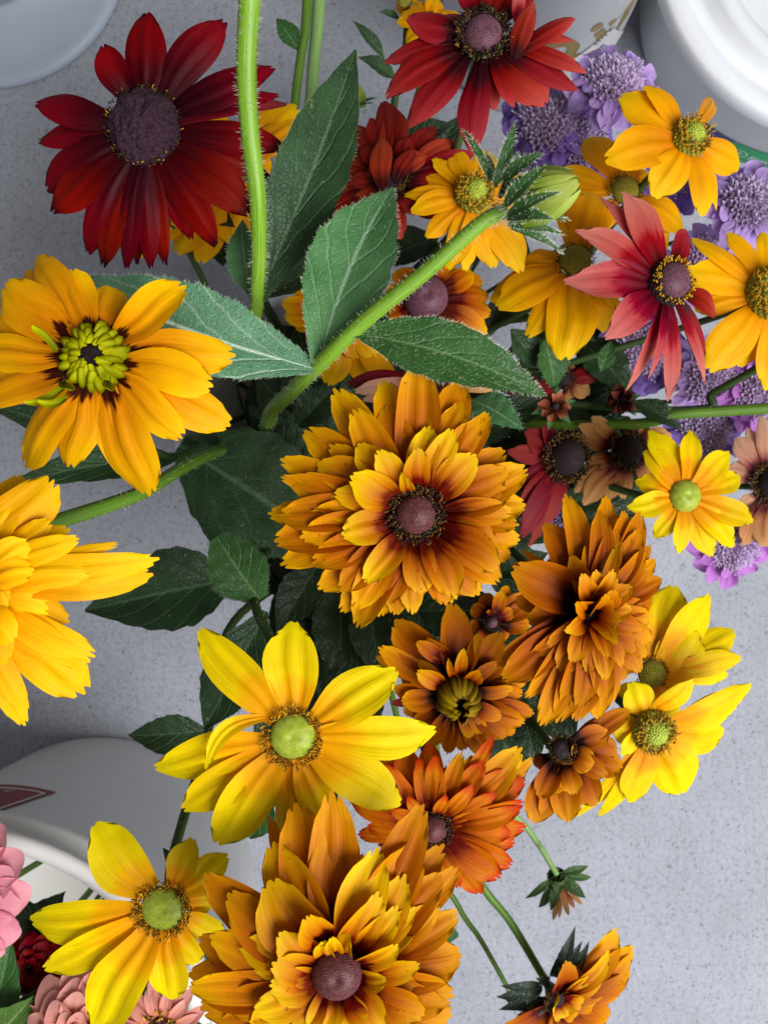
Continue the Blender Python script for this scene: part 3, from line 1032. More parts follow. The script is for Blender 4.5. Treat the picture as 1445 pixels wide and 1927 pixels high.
        o = dome(T, C, n, rdm, rdm * hh, M['cone_black'], bumps=200)
        stamens(T, C + n * rdm * .3, n, rdm * .92, 150, [M['pollen']], rdm * .18, h=rdm * .3, spread=.12, thick=rdm * .03)
        dome(T, C + n * rdm * hh * .55, n, rdm * .78, rdm * .55, M['cone_plum'], name='cone_crown', bumps=400, bsize=.7)
    # receptacle and stem
    x, y, _ = frame(n)
    V, Fc, UV = tube_data(np.array([C + n * .0004, C - n * .004, C - n * .009]), max(rdm * .85, .003), stem_r[0] * 1.15, 14)
    T.part('receptacle', V, Fc, M['receptacle'], UV)
    if not stemless:
        if stem_pts is None:
            q0 = C - n * .008
            dirn = unit(-n * .6 + A(0, 0, -1) * .6 + unit(m - C) * .5)
            pts = [q0, q0 + dirn * .035, m, f]
        else:
            pts = [C - n * .008] + [pix(*q) for q in stem_pts] + [m, f]
        T.stem, T.path = stem(T, pts, stem_r[0], stem_r[1], M[stem_mat], hairs=stem_hairs)
    return T


def B(x, y, **k):
    k['b'] = (x, y)
    return k


# --- the large dark red flower
T = flower('large dark crimson coneflower with a felted purple cone', 'A1', (680, 600), .325, 'maroon', [
    (478, 205, 135, dict(cup=.25, h=.006)), (695, 48, 178, dict(h=.004)), (1050, 78, 160, dict(h=.002)), (1285, 300, 150, dict(h=.0)), (1312, 432, 90, dict(h=-.004)),
    (1352, 462, 90, dict(h=-.009, m='wine')), (1348, 685, 130, dict(h=-.002)), (1275, 830, 120, dict(h=-.010)), (1180, 1000, 190, dict(h=-.006)), (1010, 1158, 160, dict(h=-.010)),
    (775, 1250, 100, dict(h=-.016)), (700, 1265, 105, dict(h=-.010)), (640, 1250, 90, dict(h=-.017)), (590, 1265, 110, dict(h=-.010)), (480, 1255, 140, dict(h=-.014)), (395, 1195, 140, dict(h=-.010)),
    (240, 1000, 195, dict(h=-.004)), (195, 890, 185, dict(h=-.008)), (168, 655, 115, dict(h=-.006)), (155, 475, 140, dict(h=.0)), (900, 1130, 110, dict(h=-.017)), (1080, 930, 130, dict(h=-.013))],
    tilt=(-.02, -.10), disc='felt', rd=168, dh=.62, cup=-.10, curl=-.06, arch=.07, stem_pts=[(300, 290, .38)], wt=.46, seed=2)

# --- brick red flower at the top
flower('brick red coneflower with a plum button and drooping pointed petals', 'A2', (865, 175), .335, 'brick', [
    (510, 82, 160, dict(h=.004)), (400, 290, 90, dict(h=-.004)), (405, 432, 135), (522, 595, 135, dict(h=-.004)), (812, 718, 135, dict(h=-.010)), (1018, 500, 85, dict(h=-.002)), (1168, 490, 200, dict(h=-.006)),
    (1318, 425, 120, dict(h=-.008)), (1352, 346, 75, dict(h=-.004)), (1305, 78, 85, dict(h=.004, **B(1010, 270))), (1300, 182, 60, dict(h=-.005)), (1100, 5, 90, dict(h=.012, **B(1010, 270))),
    (1035, -90, 55, dict(h=.012, m='salmon', **B(1030, 130))), (960, -80, 85, dict(h=.0)), (855, -90, 90, dict(h=.002)), (785, -70, 95, dict(h=.002)), (690, 60, 80, dict(h=-.006)), (1120, -60, 90, dict(h=-.004)), (560, 200, 100, dict(h=-.010)), (930, 520, 90, dict(h=-.012))],
    tilt=(.0, .12), disc='plum', rd=125, dh=.55, wb=.35, wt=.4, cup=-.12)

# --- rust red semi double below it
flower('rust red double coneflower half hidden between the pointed leaf and the brick red flower', 'A2', (440, 840), .395, 'rust', [
    (405, 470, 120), (465, 510, 120), (340, 540, 90), (245, 570, 100), (570, 610, 110), (650, 590, 100), (755, 655, 90), (832, 705, 90, dict(m='brick')), (825, 770, 100, dict(m='brick')), (700, 780, 90),
    (190, 770, 100), (150, 880, 110), (75, 1040, 110), (150, 1165, 100), (62, 1075, 90), (205, 690, 80),
    (330, 782, 80, dict(L=1)), (395, 640, 95, dict(L=2, **B(395, 900))), (545, 690, 70, dict(L=2, **B(450, 860))), (300, 690, 80, dict(L=1)), (240, 850, 80, dict(L=1)), (520, 640, 80, dict(L=1)), (600, 720, 80, dict(L=1)), (250, 990, 90, dict(L=1)), (420, 1080, 90), (330, 1100, 90), (560, 1000, 80), (700, 890, 90)],
    tilt=(-.1, .1), disc='black', rd=80, dh=.5, wb=.35, under=10)

# --- yellow flower behind the bud
flower('golden yellow daisy with a pale domed centre behind the hairy bud', 'A5', (1065, 105), .388, 'gold', [
    (812, 15, 85), (766, 102, 62), (795, 170, 88), (858, 285, 80), (955, 425, 105), (1025, 430, 95), (1275, 432, 130), (1150, 420, 110, dict(h=-.010)), (1320, 150, 100), (1280, 20, 100), (1130, -90, 100), (980, -90, 90), (890, -50, 80)],
    tilt=(.12, .05), disc='fuzzy', rd=78, dh=.8, hb=-.002, ht=-.008)

# --- yellow at the upper right
flower('golden yellow daisy with a fuzzy olive cone in front of the lidded pail', 'A3', (975, 815), .385, 'gold', [
    (730, 485, 130, dict(h=.0)), (585, 540, 240), (505, 905, 225), (790, 1150, 205), (1080, 1262, 160), (1168, 1222, 110, dict(h=-.010)), (1280, 985, 175), (1130, 560, 100, dict(h=-.016))],
    tilt=(.30, .16), disc='fuzzy', rd=108, dh=.8, ht=-.005, wt=.55, rb=70)

# --- yellow behind the brick/bud pair
flower('amber yellow daisy with wide petals between the bud and the violet scabious', 'A3', (600, 1120), .425, 'gold', [
    (385, 785, 200), (620, 905, 170), (196, 1005, 130), (250, 1130, 100), (730, 1000, 120), (960, 1330, 200, dict(h=-.003)), (860, 1450, 170), (700, 1400, 140), (420, 1330, 150)],
    tilt=(.05, .18), disc='olive', rd=95, dh=.6, wt=.6)

flower('golden daisy with a smooth olive cone just below the hairy bud', 'A6', (478, 515), .40, 'gold', [
    (575, 148, 190, dict(h=-.001)), (445, 175, 130), (665, 195, 100, dict(h=-.006)), (86, 735, 185), (52, 690, 120, dict(h=-.010)), (245, 885, 120, dict(h=-.008)), (440, 990, 225, dict(h=-.002)), (705, 735, 140, dict(h=-.008)), (235, 490, 130, dict(h=-.006)), (640, 860, 140, dict(h=-.012)), (180, 560, 120, dict(h=-.009))],
    tilt=(.0, .22), disc='olive', rd=92, dh=.75, ht=-.004, wt=.58)

# --- crimson and salmon flower
flower('crimson coneflower with salmon pink petal ends and a gold ringed dark cone', 'A6', (940, 620), .372, 'salmon', [
    (622, 165, 95), (728, 150, 185), (1036, 348, 115, dict(m='brick')), (478, 352, 140), (443, 598, 165), (640, 885, 150, dict(h=.001)), (748, 1155, 70), (862, 1092, 50, dict(h=.004)), (960, 1212, 85), (1138, 1122, 65), (1132, 1032, 110, dict(m='brick', h=-.010)), (1192, 772, 110, dict(m='brick', h=-.016)), (880, 1000, 80, dict(h=-.006))],
    tilt=(.32, .0), disc='black_gold', rd=112, dh=.75, wb=.34, wt=.36, rb=70, cup=.05)

# --- yellow at right edge
flower('golden yellow daisy with a fuzzy cone beside the crimson and salmon flower', 'A6', (1450, 670), .40, 'gold', [
    (1066, 388, 110), (1248, 352, 100), (1030, 555, 165), (1075, 745, 110, dict(h=-.010)), (1150, 1058, 205), (1310, 1040, 130, dict(h=-.010)), (1445, 1155, 130), (1580, 1040, 170), (1700, 820, 170), (1690, 560, 150), (1560, 380, 140), (1430, 350, 110)],
    tilt=(.15, .0), disc='fuzzy', rd=125, dh=.7, ht=-.005, wt=.52)

# --- small yellow with green eye
flower('small lemon yellow daisy with a smooth lime green domed eye', 'A8', (1025, 672), .405, 'lemon', [
    (862, 335, 135), (1060, 338, 115), (1256, 450, 125), (1322, 572, 110), (1386, 800, 125), (1292, 925, 130), (1163, 978, 115), (1000, 962, 95), (880, 885, 95), (742, 735, 115), (782, 598, 115), (832, 440, 140)],
    tilt=(.10, .06), disc='lime_plain', rd=80, dh=.72, wt=.36, ht=-.002, cup=.05)

# --- tan flower with black centre, deep
flower('dull tan coneflower with black cone deep below the crimson one', 'A8', (740, 445), .455, 'tan', [
    (490, 372, 90), (565, 272, 80), (500, 315, 75), (528, 528, 75), (520, 715, 105), (478, 655, 80), (722, 690, 80), (965, 372, 120), (860, 330, 100), (740, 322, 80, dict(m='wine')), (870, 600, 80), (640, 700, 80)],
    tilt=(.08, .0), disc='black', rd=95, dh=.9, wb=.38, stem_mat='stem_dark')

# --- wine red one seen from its side
flower('wine red coneflower turned sideways with a broad dark cone', 'A8', (420, 480), .445, 'wine', [
    (148, 452, 90), (235, 345, 130), (325, 318, 110), (198, 772, 120), (220, 882, 135), (300, 850, 110), (402, 762, 55), (360, 800, 100), (180, 640, 90), (250, 930, 70, dict(h=-.012))],
    tilt=(.42, .0), disc='black', rd=125, dh=.95, rb=40, wb=.4, stem_mat='stem_dark')

flower('pale peach coneflower with black cone beside the small lemon daisy', 'A8', (1440, 610), .45, 'peach', [
    (1285, 375, 120), (1420, 262, 90), (1243, 528, 110), (1308, 718, 60), (1330, 925, 140, dict(m='tan', h=-.008)), (1420, 930, 120, dict(m='tan')), (1350, 760, 40), (1560, 420, 110), (1640, 600, 120), (1560, 830, 110), (1340, 330, 80, dict(h=-.008))],
    tilt=(.1, .0), disc='black', rd=95, dh=.8, wb=.36, stem_mat='stem_dark')

# --- left flower with green quilled centre
TQ = flower('golden yellow flower with lime green quilled centre and brown marked petals', 'A4', (545, 700), .278, 'gold_marked', [
    (205, 105, 170, dict(m='gold', h=-.010)), (105, 185, 110, dict(m='gold', h=-.012)), (5, 280, 250), (385, 205, 190), (590, 290, 220), (1082, 300, 175, dict(curl=.10, h=.010, cup=.2)), (1335, 690, 200, dict(h=-.003)), (1205, 845, 195, dict(h=.003)),
    (1310, 1080, 215, dict(h=-.008)), (1030, 1165, 165, dict(h=.0)), (845, 1490, 235, dict(h=-.004)), (770, 1412, 190, dict(h=-.009)), (375, 1325, 205), (125, 1325, 215, dict(h=-.006)), (-160, 900, 230), (-170, 690, 180, dict(h=-.004)), (-120, 530, 160, dict(h=-.009))],
    disc=None, rd=190, rb=150, tip='tooth', wscale=1.14, wt=.58, wb=.46, cup=-.10, groove=.075, wave=.045, stem_pts=[(230, 770, .33), (330, 860, .39)], stem_mat='stem_dark')
fr = frame(TQ.n)
C, s_ = TQ.C, TQ.mpp * ZT['A4'][2]
dome(TQ, C - TQ.n * .002, TQ.n, 150 * s_, 90 * s_, M['cone_black'], name='cone')


def quill(T, pts, r0, r1, mat, flat=.6):
    path = catmull(pts, 5)
    V, Fc, UV = tube_data(path, r0, r1, 8)
    m = len(path)
    V = np.array(V)
    for i in range(m):        # flattened, swelling before the blunt tip
        seg = V[i * 8:(i + 1) * 8]
        c0 = seg.mean(axis=0)
        k = .75 + .55 * math.sin(i / (m - 1) * math.pi * .8) - (.35 if i == m - 1 else 0)
        V[i * 8:(i + 1) * 8] = c0 + (seg - c0) * k
    T.part('quill', V, Fc, mat, UV)


for ring, (ra, rc, hh, cnt, th) in enumerate(((208, 112, 70, 22, 23), (165, 70, 98, 17, 21), (120, 46, 108, 10, 18))):
    for q in range(cnt):
        a = 6.283 * (q + rng.uniform(-.25, .25)) / cnt + ring * .2
        d1 = fr[0] * math.cos(a) + fr[1] * math.sin(a)
        tw = (-fr[0] * math.sin(a) + fr[1] * math.cos(a)) * rng.uniform(-24, 24) * s_
        n_ = TQ.n
        r_a = ra * rng.uniform(.92, 1.06)
        petal(TQ, C + d1 * r_a * s_ + n_ * ring * 8 * s_, C + d1 * rc * rng.uniform(.7, 1.25) * s_ + n_ * hh * rng.uniform(.75, 1.1) * s_ + tw, n_ + d1 * .9, th * 2.5 * s_ * rng.uniform(.85, 1.15), M['quill'], name='quill', arch=rng.uniform(.26, .38), curl=rng.uniform(-.1, .15), cup=-.62, tip='notch', wb=.7, wt=.9, peak=.7, groove=.0, wave=.02, roll=rng.uniform(-.3, .3), sidebend=rng.uniform(-.15, .15))
for (bx, by, tx, ty, hh) in ((330, 660, 200, 520, .008), (400, 850, 160, 965, .007), (380, 930, 210, 950, .010), (370, 830, 480, 920, .016), (630, 830, 690, 930, .016)):
    p0 = ray_plane(*zp('A4', bx, by), C, TQ.n, .006)
    p1 = ray_plane(*zp('A4', tx, ty), C, TQ.n, hh)
    petal(TQ, p0, p1, TQ.n, 46 * s_, M['quill'], name='quill', arch=.08, curl=.25, cup=.75, tip='notch', wb=.8, wt=.9, peak=.7, groove=0, sidebend=rng.choice((-.5, .5)), twist=.6)
leaf(TQ, pix(335, 862, .385), pix(20, 905, .325), (0, .2, 1), 20 * .001, M['leaf_dark'], hairs=120, parent=TQ.stem)
leaf(TQ, pix(300, 850, .37), pix(-30, 760, .33), (0, .0, 1), .018, M['leaf_dark'], hairs=60, parent=TQ.stem)

# --- big golden double cut by the left edge
TG = flower('large golden yellow double flower with layered ragged petals', 'B1', (-190, 640), .262, 'gold_double', [
    (278, 112, 230, dict(h=-.004)), (100, 85, 170, dict(h=-.010)), (258, 322, 130, dict(h=.0)), (395, 402, 120, dict(h=.002)), (592, 440, 75, dict(h=-.002)), (792, 515, 150, dict(h=-.006)), (765, 600, 170, dict(h=-.009)),
    (452, 560, 170, dict(L=1)), (290, 690, 150, dict(L=1)), (470, 1022, 150, dict(h=-.004)), (432, 1075, 160, dict(h=-.006)), (438, 1195, 270, dict(h=-.010)), (130, 1355, 130, dict(h=-.010)), (135, 1285, 120, dict(h=-.006)), (70, 930, 160, dict(L=2)), (240, 800, 160, dict(L=1)),
    (150, 440, 150, dict(L=2)), (160, 560, 140, dict(L=2)), (350, 830, 160, dict(L=0)), (0, 1180, 200), (-60, 1330, 200), (-250, 1330, 220), (-450, 1250, 220), (-640, 1020, 220), (-760, 760, 220), (-720, 470, 220), (-560, 200, 220), (-350, 60, 220), (-120, 60, 200), (50, 220, 180, dict(L=1)), (-60, 330, 170, dict(L=2)), (-200, 300, 170, dict(L=1)), (30, 1040, 170, dict(L=1)), (-130, 1050, 170, dict(L=1)), (-350, 1000, 180, dict(L=1)), (-500, 800, 180, dict(L=1)), (-480, 500, 180, dict(L=1)), (-350, 350, 180, dict(L=1)), (60, 680, 140, dict(L=2)), (20, 800, 150, dict(L=2))],
    disc='olive', rd=150, dh=.5, tip='tooth', ht=-.005, cup=-.08, groove=.08, wave=.05, wt=.6, wb=.5, arch=.08, under=12,
    stem_pts=[(-20, 1030, .295), (90, 988, .30), (260, 930, .335), (345, 880, .37), (420, 845, .42)], stem_mat='stem', stem_r=(.0031, .0026), stem_hairs=420)
leaf(TG, pix(338, 838, .42), pix(650, 1040, .445), (.0, .1, 1), .066, M['leaf_dark'], hairs=160, hairmat=M['hair_dark'], parent=TG.stem, peak=.4, wb=.2)
leaf(TG, pix(370, 900, .44), pix(500, 1090, .46), (.3, .1, 1), .03, M['leaf_deep'], parent=TG.stem)

# --- yellow single with lime eye, lower middle
TY = flower('large lemon yellow daisy with lime green eye and one curled petal', 'B2', (702, 588), .288, 'lemon', [
    (275, 105, 195), (702, 70, 225), (1172, 285, 205), (1360, 572, 175), (1198, 912, 195), (860, 1010, 150, dict(h=-.008)), (700, 1080, 140, dict(h=-.012)), (345, 1090, 215, dict(h=-.004)), (188, 935, 175), (65, 742, 185, dict(h=-.006)), (305, 748, 72, dict(h=.006, sb=1.1, tip='notch', arch=.12, **B(600, 505))), (590, 930, 110, dict(h=-.014))],
    disc='lime', rd=126, dh=.42, groove=.085, wt=.44, cup=.04, ht=-.002, stem_pts=[(535, 1290, .33), (512, 1208, .35), (480, 1122, .375), (520, 1020, .44)], stem_mat='stem_dark', stem_r=(.0021, .0024), stem_hairs=160)
leaf(TY, pix(490, 1128, .372), pix(408, 1012, .362), (-.1, .2, 1), .0275, M['leaf_green'], hairs=240, hairmat=M['hair_dark'], parent=TY.stem, peak=.5, wb=.3, fold=.10, wt=.30)
leaf(TY, pix(500, 1150, .38), pix(384, 1375, .38), (.2, .2, 1), .030, M['leaf_dark'], hairs=140, hairmat=M['hair_dark'], parent=TY.stem, peak=.45)
leaf(TY, pix(510, 1500, .40), pix(470, 1580, .40), (.0, .2, 1), .017, M['leaf_green'], hairs=30, parent=TY.stem)

# --- yellow lower left
TL = flower('lemon yellow daisy with flattened green eye above the pink flowers', 'B5', (930, 985), .318, 'lemon', [
    (525, 525, 270, dict(h=.002)), (150, 1085, 225), (232, 1355, 200), (530, 1690, 275), (985, 1535, 205), (1120, 1310, 170, dict(h=-.006)), (1260, 1130, 150, dict(h=-.008)), (1090, 590, 160, dict(h=.0)), (1295, 690, 170, dict(h=-.003)), (1240, 940, 130, dict(h=-.006))],
    disc='lime', rd=150, dh=.30, groove=.085, wt=.5, cup=.05, stem_pts=[(322, 1630, .345), (346, 1540, .36), (372, 1456, .38), (398, 1350, .41), (440, 1170, .45)], stem_mat='stem_dark', stem_r=(.0022, .0024), stem_hairs=220)
leaf(TL, pix(385, 1375, .395), pix(242, 1385, .385), (0, .1, 1), .020, M['leaf_dark'], hairs=70, hairmat=M['hair_dark'], parent=TL.stem, wb=.2)
leaf(TL, pix(446, 1090, .46), pix(160, 1148, .43), (.1, .25, 1), .047, M['leaf_dark'], hairs=120, hairmat=M['hair_dark'], parent=TL.stem, peak=.42)
leaf(TL, pix(340, 1625, .35), pix(308, 1598, .338), (.1, .2, 1), .006, M['sepal_dark'], parent=TL.stem)

# --- central bronze double
flower('large bronze orange double flower with mahogany centre below the hairy leaves', 'A7', (780, 795), .305, ['bronze', 'bronze', 'bronze_inner'], [
    (378, 180, 165), (622, 135, 160), (800, 48, 180, dict(h=.002)), (1010, 135, 165), (1138, 295, 120), (232, 385, 165), (118, 530, 130), (122, 610, 100), (55, 790, 130), (92, 930, 165), (118, 1045, 130), (1215, 480, 140), (1328, 572, 150), (1315, 745, 150), (1282, 842, 110), (1292, 920, 125), (1190, 1130, 150), (490, 1345, 155), (672, 1285, 120), (932, 1235, 140), (305, 1160, 150), (415, 1275, 120), (762, 1282, 110), (1058, 1188, 150), (600, 1300, 120, dict(h=-.008)), (1250, 1010, 130, dict(h=-.008)), (180, 1000, 130, dict(h=-.008)),
    (470, 285, 150, dict(L=1)), (640, 265, 150, dict(L=1)), (792, 268, 150, dict(L=1)), (908, 262, 75, dict(L=1)), (1000, 245, 130, dict(L=1)), (1090, 330, 125, dict(L=1)), (362, 450, 115, dict(L=1)), (305, 540, 155, dict(L=1)), (168, 640, 155, dict(L=1)), (105, 800, 155, dict(L=1)), (218, 905, 135, dict(L=1)), (278, 1042, 140, dict(L=1)), (1228, 578, 135, dict(L=1)), (1245, 690, 135, dict(L=1)), (1252, 778, 115, dict(L=1)), (1182, 1055, 155, dict(L=1)), (972, 1192, 145, dict(L=1)), (808, 1182, 135, dict(L=1)), (640, 1235, 125, dict(L=1)), (480, 1252, 135, dict(L=1)), (258, 800, 120, dict(L=1)), (372, 968, 145, dict(L=1)), (418, 1172, 135, dict(L=1)), (1175, 940, 125, dict(L=1)), (720, 560, 110, dict(L=1)), (330, 780, 120, dict(L=1)),
    (505, 448, 135, dict(L=2)), (598, 495, 115, dict(L=2, h=.012)), (785, 475, 105, dict(L=2, h=.013)), (842, 368, 125, dict(L=2)), (958, 378, 115, dict(L=2)), (1072, 508, 140, dict(L=2)), (462, 618, 150, dict(L=2, h=.011)), (385, 685, 110, dict(L=2)), (295, 760, 115, dict(L=2, h=.002)), (418, 885, 140, dict(L=2, h=.006)), (538, 1125, 115, dict(L=2)), (718, 595, 60, dict(L=2, h=.014, tw=1.2))],
    disc='maroon', rd=132, dh=.55, tip='tooth', wscale=1.10, hb=-.006, ht=-.004, arch=.06, cup=.10, wt=.55, wb=.40, under=16, groove=.07)

# --- bottom bronze double
flower('largest bronze orange double flower with a glossy maroon button overlapping the yellow daisies', 'B6', (760, 890), .268, ['bronze_deep', 'bronze', 'bronze_inner'], [
    (555, 95, 230, dict(h=-.002)), (728, 25, 195, dict(h=.002)), (1185, 92, 180, dict(h=.0)), (112, 430, 235, dict(h=-.003)), (418, 160, 80, dict(h=-.010)), (1282, 300, 150), (1345, 395, 140), (80, 750, 150), (32, 935, 185), (85, 1110, 185), (1368, 830, 190), (1328, 1025, 175), (1318, 1130, 185), (1210, 1300, 170), (1000, 1420, 170), (760, 1440, 170), (520, 1400, 170), (300, 1290, 170), (150, 1230, 160), (410, 340, 120, dict(h=-.006)),
    (450, 275, 230, dict(L=1)), (765, 155, 205, dict(L=1)), (1160, 275, 205, dict(L=1)), (1268, 432, 165, dict(L=1)), (222, 535, 170, dict(L=1)), (288, 575, 170, dict(L=1)), (1352, 620, 135, dict(L=1)), (1250, 570, 130, dict(L=1)), (205, 1065, 165, dict(L=1)), (1185, 1112, 160, dict(L=1)), (1162, 1012, 145, dict(L=1)), (140, 730, 150, dict(L=1)), (35, 985, 130, dict(L=1)), (480, 1240, 150, dict(L=1)), (330, 1180, 150, dict(L=1)), (1050, 1260, 150, dict(L=1)),
    (422, 480, 235, dict(L=2, h=.008)), (948, 322, 185, dict(L=2)), (1092, 440, 155, dict(L=2)), (945, 540, 145, dict(L=2, h=.013)), (1045, 600, 115, dict(L=2, h=.010)), (1140, 590, 105, dict(L=2)), (478, 715, 135, dict(L=2, h=.012)), (288, 762, 135, dict(L=2)), (448, 870, 145, dict(L=2, h=.012)), (438, 975, 145, dict(L=2, h=.010)), (358, 905, 90, dict(L=2, tw=.8)), (358, 1105, 135, dict(L=2)), (548, 1165, 140, dict(L=2, h=.004)), (660, 1200, 135, dict(L=2, h=.004)), (850, 1200, 135, dict(L=2, h=.004)), (985, 1175, 135, dict(L=2, h=.004)), (1158, 868, 115, dict(L=2)), (1048, 775, 95, dict(L=2, h=.012)), (1138, 718, 65, dict(L=2, tw=.9)), (600, 592, 130, dict(L=2, h=.016, curl=.10, **B(720, 730))), (700, 760, 90, dict(L=2, h=.012)), (820, 735, 80, dict(L=2, h=.014, tw=1.0)), (1000, 945, 80, dict(L=2, h=.008)), (740, 735, 70, dict(L=2, h=.013))],
    disc='smooth_maroon', rd=122, dh=.85, tip='tooth', wscale=1.16, hb=-.006, ht=-.004, arch=.07, cup=.10, wt=.55, wb=.42, under=16, groove=.07, tilt=(.0, .06))

# --- right bronze double dome
flower('tall domed bronze orange double flower beside the pale concrete', 'B4', (520, 690), .312, ['bronze_deep', 'bronze_deep', 'bronze'], [
    (400, 78, 120), (605, 88, 140), (705, 165, 125), (795, 168, 135), (298, 230, 165), (125, 455, 205, dict(h=.002)), (200, 725, 150), (245, 765, 100, dict(h=-.008)), (855, 345, 75), (872, 420, 95), (900, 522, 95), (862, 622, 120), (845, 725, 120), (842, 845, 125), (818, 925, 95), (58, 985, 175), (70, 1045, 160), (192, 1145, 115), (262, 1285, 135), (352, 1275, 135), (452, 1262, 135), (572, 1255, 125), (642, 1185, 115), (702, 1055, 105), (785, 1005, 105), (120, 440, 60, dict(h=-.012)), (165, 360, 50, dict(h=-.02)),
    (585, 165, 110, dict(L=1)), (545, 305, 155, dict(L=1)), (645, 250, 120, dict(L=1)), (782, 265, 120, dict(L=1)), (830, 470, 100, dict(L=1)), (815, 370, 100, dict(L=1)), (218, 922, 85, dict(L=1)), (370, 1005, 145, dict(L=1)), (380, 1180, 120, dict(L=1)), (470, 1200, 110, dict(L=1)), (600, 1160, 110, dict(L=1)), (760, 900, 100, dict(L=1)), (790, 780, 100, dict(L=1)), (800, 640, 100, dict(L=1)), (300, 880, 110, dict(L=1)),
    (685, 330, 65, dict(L=2, tw=.9)), (435, 400, 90, dict(L=2, tw=.7)), (480, 500, 100, dict(L=2, h=.014)), (600, 610, 100, dict(L=2, h=.016)), (560, 480, 90, dict(L=2, h=.012)), (640, 470, 90, dict(L=2, h=.012)), (655, 580, 110, dict(L=2, h=.014)), (672, 735, 120, dict(L=2, h=.014)), (645, 800, 95, dict(L=2, h=.014)), (612, 930, 85, dict(L=2, h=.012)), (662, 860, 70, dict(L=2, h=.012)), (515, 1015, 85, dict(L=2)), (420, 950, 105, dict(L=2)), (450, 640, 90, dict(L=2, h=.016, tw=.8)), (400, 790, 90, dict(L=2, h=.010)), (740, 560, 90, dict(L=2)), (740, 680, 90, dict(L=2)), (690, 980, 80, dict(L=2)), (600, 1050, 90, dict(L=2))],
    disc='black', rd=70, rb=30, dh=.4, tip='tooth', wscale=1.08, hb=-.006, ht=-.006, arch=.09, cup=.12, wt=.55, wb=.40, under=14, groove=.07, tilt=(.06, .0))

# --- half hidden bronze below it
flower('deep bronze orange half flower hanging below the domed double', 'B4', (370, 1400), .36, 'bronze_deep', [
    (215, 1785, 160), (285, 1775, 110), (400, 1785, 140), (480, 1700, 120, dict(h=-.010)), (562, 1695, 135), (692, 1500, 145), (672, 1400, 135), (735, 1195, 95), (620, 1310, 120, dict(L=1)), (540, 1490, 120, dict(L=1)), (612, 1540, 95, dict(L=1)), (430, 1395, 65, dict(L=2)), (390, 1480, 90, dict(L=1)), (320, 1640, 110, dict(L=1)), (240, 1500, 100, dict(h=-.010)), (640, 1250, 100), (440, 1640, 110, dict(L=1)), (260, 1660, 110, dict(L=1))],
    disc='black', rd=70, dh=.5, tip='tooth', cup=.1, tilt=(.0, .25), hb=-.004, wb=.42, under=0)

# --- yellow pair on the right
flower('lemon yellow daisy with tilted lime eye beside the domed bronze double', 'B4', (845, 1305), .375, 'lemon', [
    (635, 1285, 150, dict(h=-.002)), (735, 1060, 150, dict(h=-.004)), (1062, 1050, 110, dict(h=.006, **B(830, 1215))), (1388, 1085, 140, dict(h=.0)), (1282, 1175, 175, dict(h=-.006)), (1232, 1325, 165, dict(h=-.009)), (1105, 1375, 130, dict(h=-.012)), (1050, 1450, 120, dict(h=-.015)), (1030, 1650, 240, dict(h=-.004)), (730, 1685, 180, dict(h=-.002)), (830, 1585, 60, dict(h=-.014)), (578, 1768, 110, dict(h=-.010)), (448, 1758, 90, dict(h=-.014)), (1280, 1120, 120, dict(h=-.012)), (690, 1440, 100, dict(h=.002, **B(780, 1290)))],
    tilt=(.16, -.18), disc='fuzzy', rd=108, dh=.55, wt=.46, hb=-.002, rb=75)
flower('lemon yellow daisy with shaded green eye behind the tilted lime eyed one', 'B4', (835, 1010), .405, 'lemon', [
    (965, 548, 215), (1150, 600, 190), (1075, 775, 235, dict(h=.003, **B(870, 1060))), (1298, 795, 160), (1315, 932, 120, dict(h=.002)), (1240, 1020, 130, dict(h=-.008)), (700, 1180, 150, dict(h=-.008)), (650, 900, 140), (780, 650, 150), (960, 1280, 140, dict(h=-.01))],
    tilt=(.1, .0), disc='olive', rd=85, dh=.6, wt=.5)

# --- bronze with olive quilled centre
TB = flower('bronze orange flower with an olive quilled half open centre', 'B3', (690, 930), .348, ['bronze_deep', 'bronze_deep', 'bronze'], [
    (650, 292, 220, dict(h=.002)), (245, 400, 245, dict(h=-.006)), (118, 605, 150, dict(h=-.002)), (95, 670, 90, dict(h=-.008)), (1005, 492, 180), (1165, 925, 130), (1245, 1085, 125), (1165, 1150, 150), (1105, 1225, 140), (1030, 1250, 140), (862, 1372, 140), (725, 1345, 120), (610, 1365, 110), (570, 1305, 80), (480, 1315, 110), (205, 1005, 70, dict(m='wine')), (285, 990, 150, dict(L=1)), (225, 905, 130), (1085, 640, 110, dict(h=-.009)), (1180, 850, 100, dict(h=-.008)), (380, 1150, 120, dict(h=-.010)), (930, 1320, 110, dict(h=-.008)),
    (400, 560, 110, dict(L=2, **B(610, 700))), (475, 538, 120, dict(L=2, **B(620, 680))), (830, 500, 90, dict(L=1)), (795, 570, 80, dict(L=2, tw=.8)), (965, 700, 90, dict(L=1)), (845, 770, 110, dict(L=2, h=.012)), (730, 620, 80, dict(L=2, h=.012)), (410, 770, 130, dict(L=2, h=.008)), (330, 815, 90, dict(L=1)), (400, 690, 80, dict(L=1)), (630, 700, 60, dict(L=2, h=.014, tw=1.0)), (1090, 900, 100, dict(L=1)), (1000, 1120, 110, dict(L=1)), (880, 1220, 110, dict(L=1)), (780, 1260, 100, dict(L=1))],
    disc=None, rd=150, rb=110, tip='tooth', hb=-.004, ht=-.006, cup=.12, wt=.56, under=10, tilt=(.0, -.06))
fr = frame(TB.n)
C, s_ = TB.C, TB.mpp * ZT['B3'][2]
dome(TB, C - TB.n * .002, TB.n, 130 * s_, 60 * s_, M['cone_black'], name='cone')
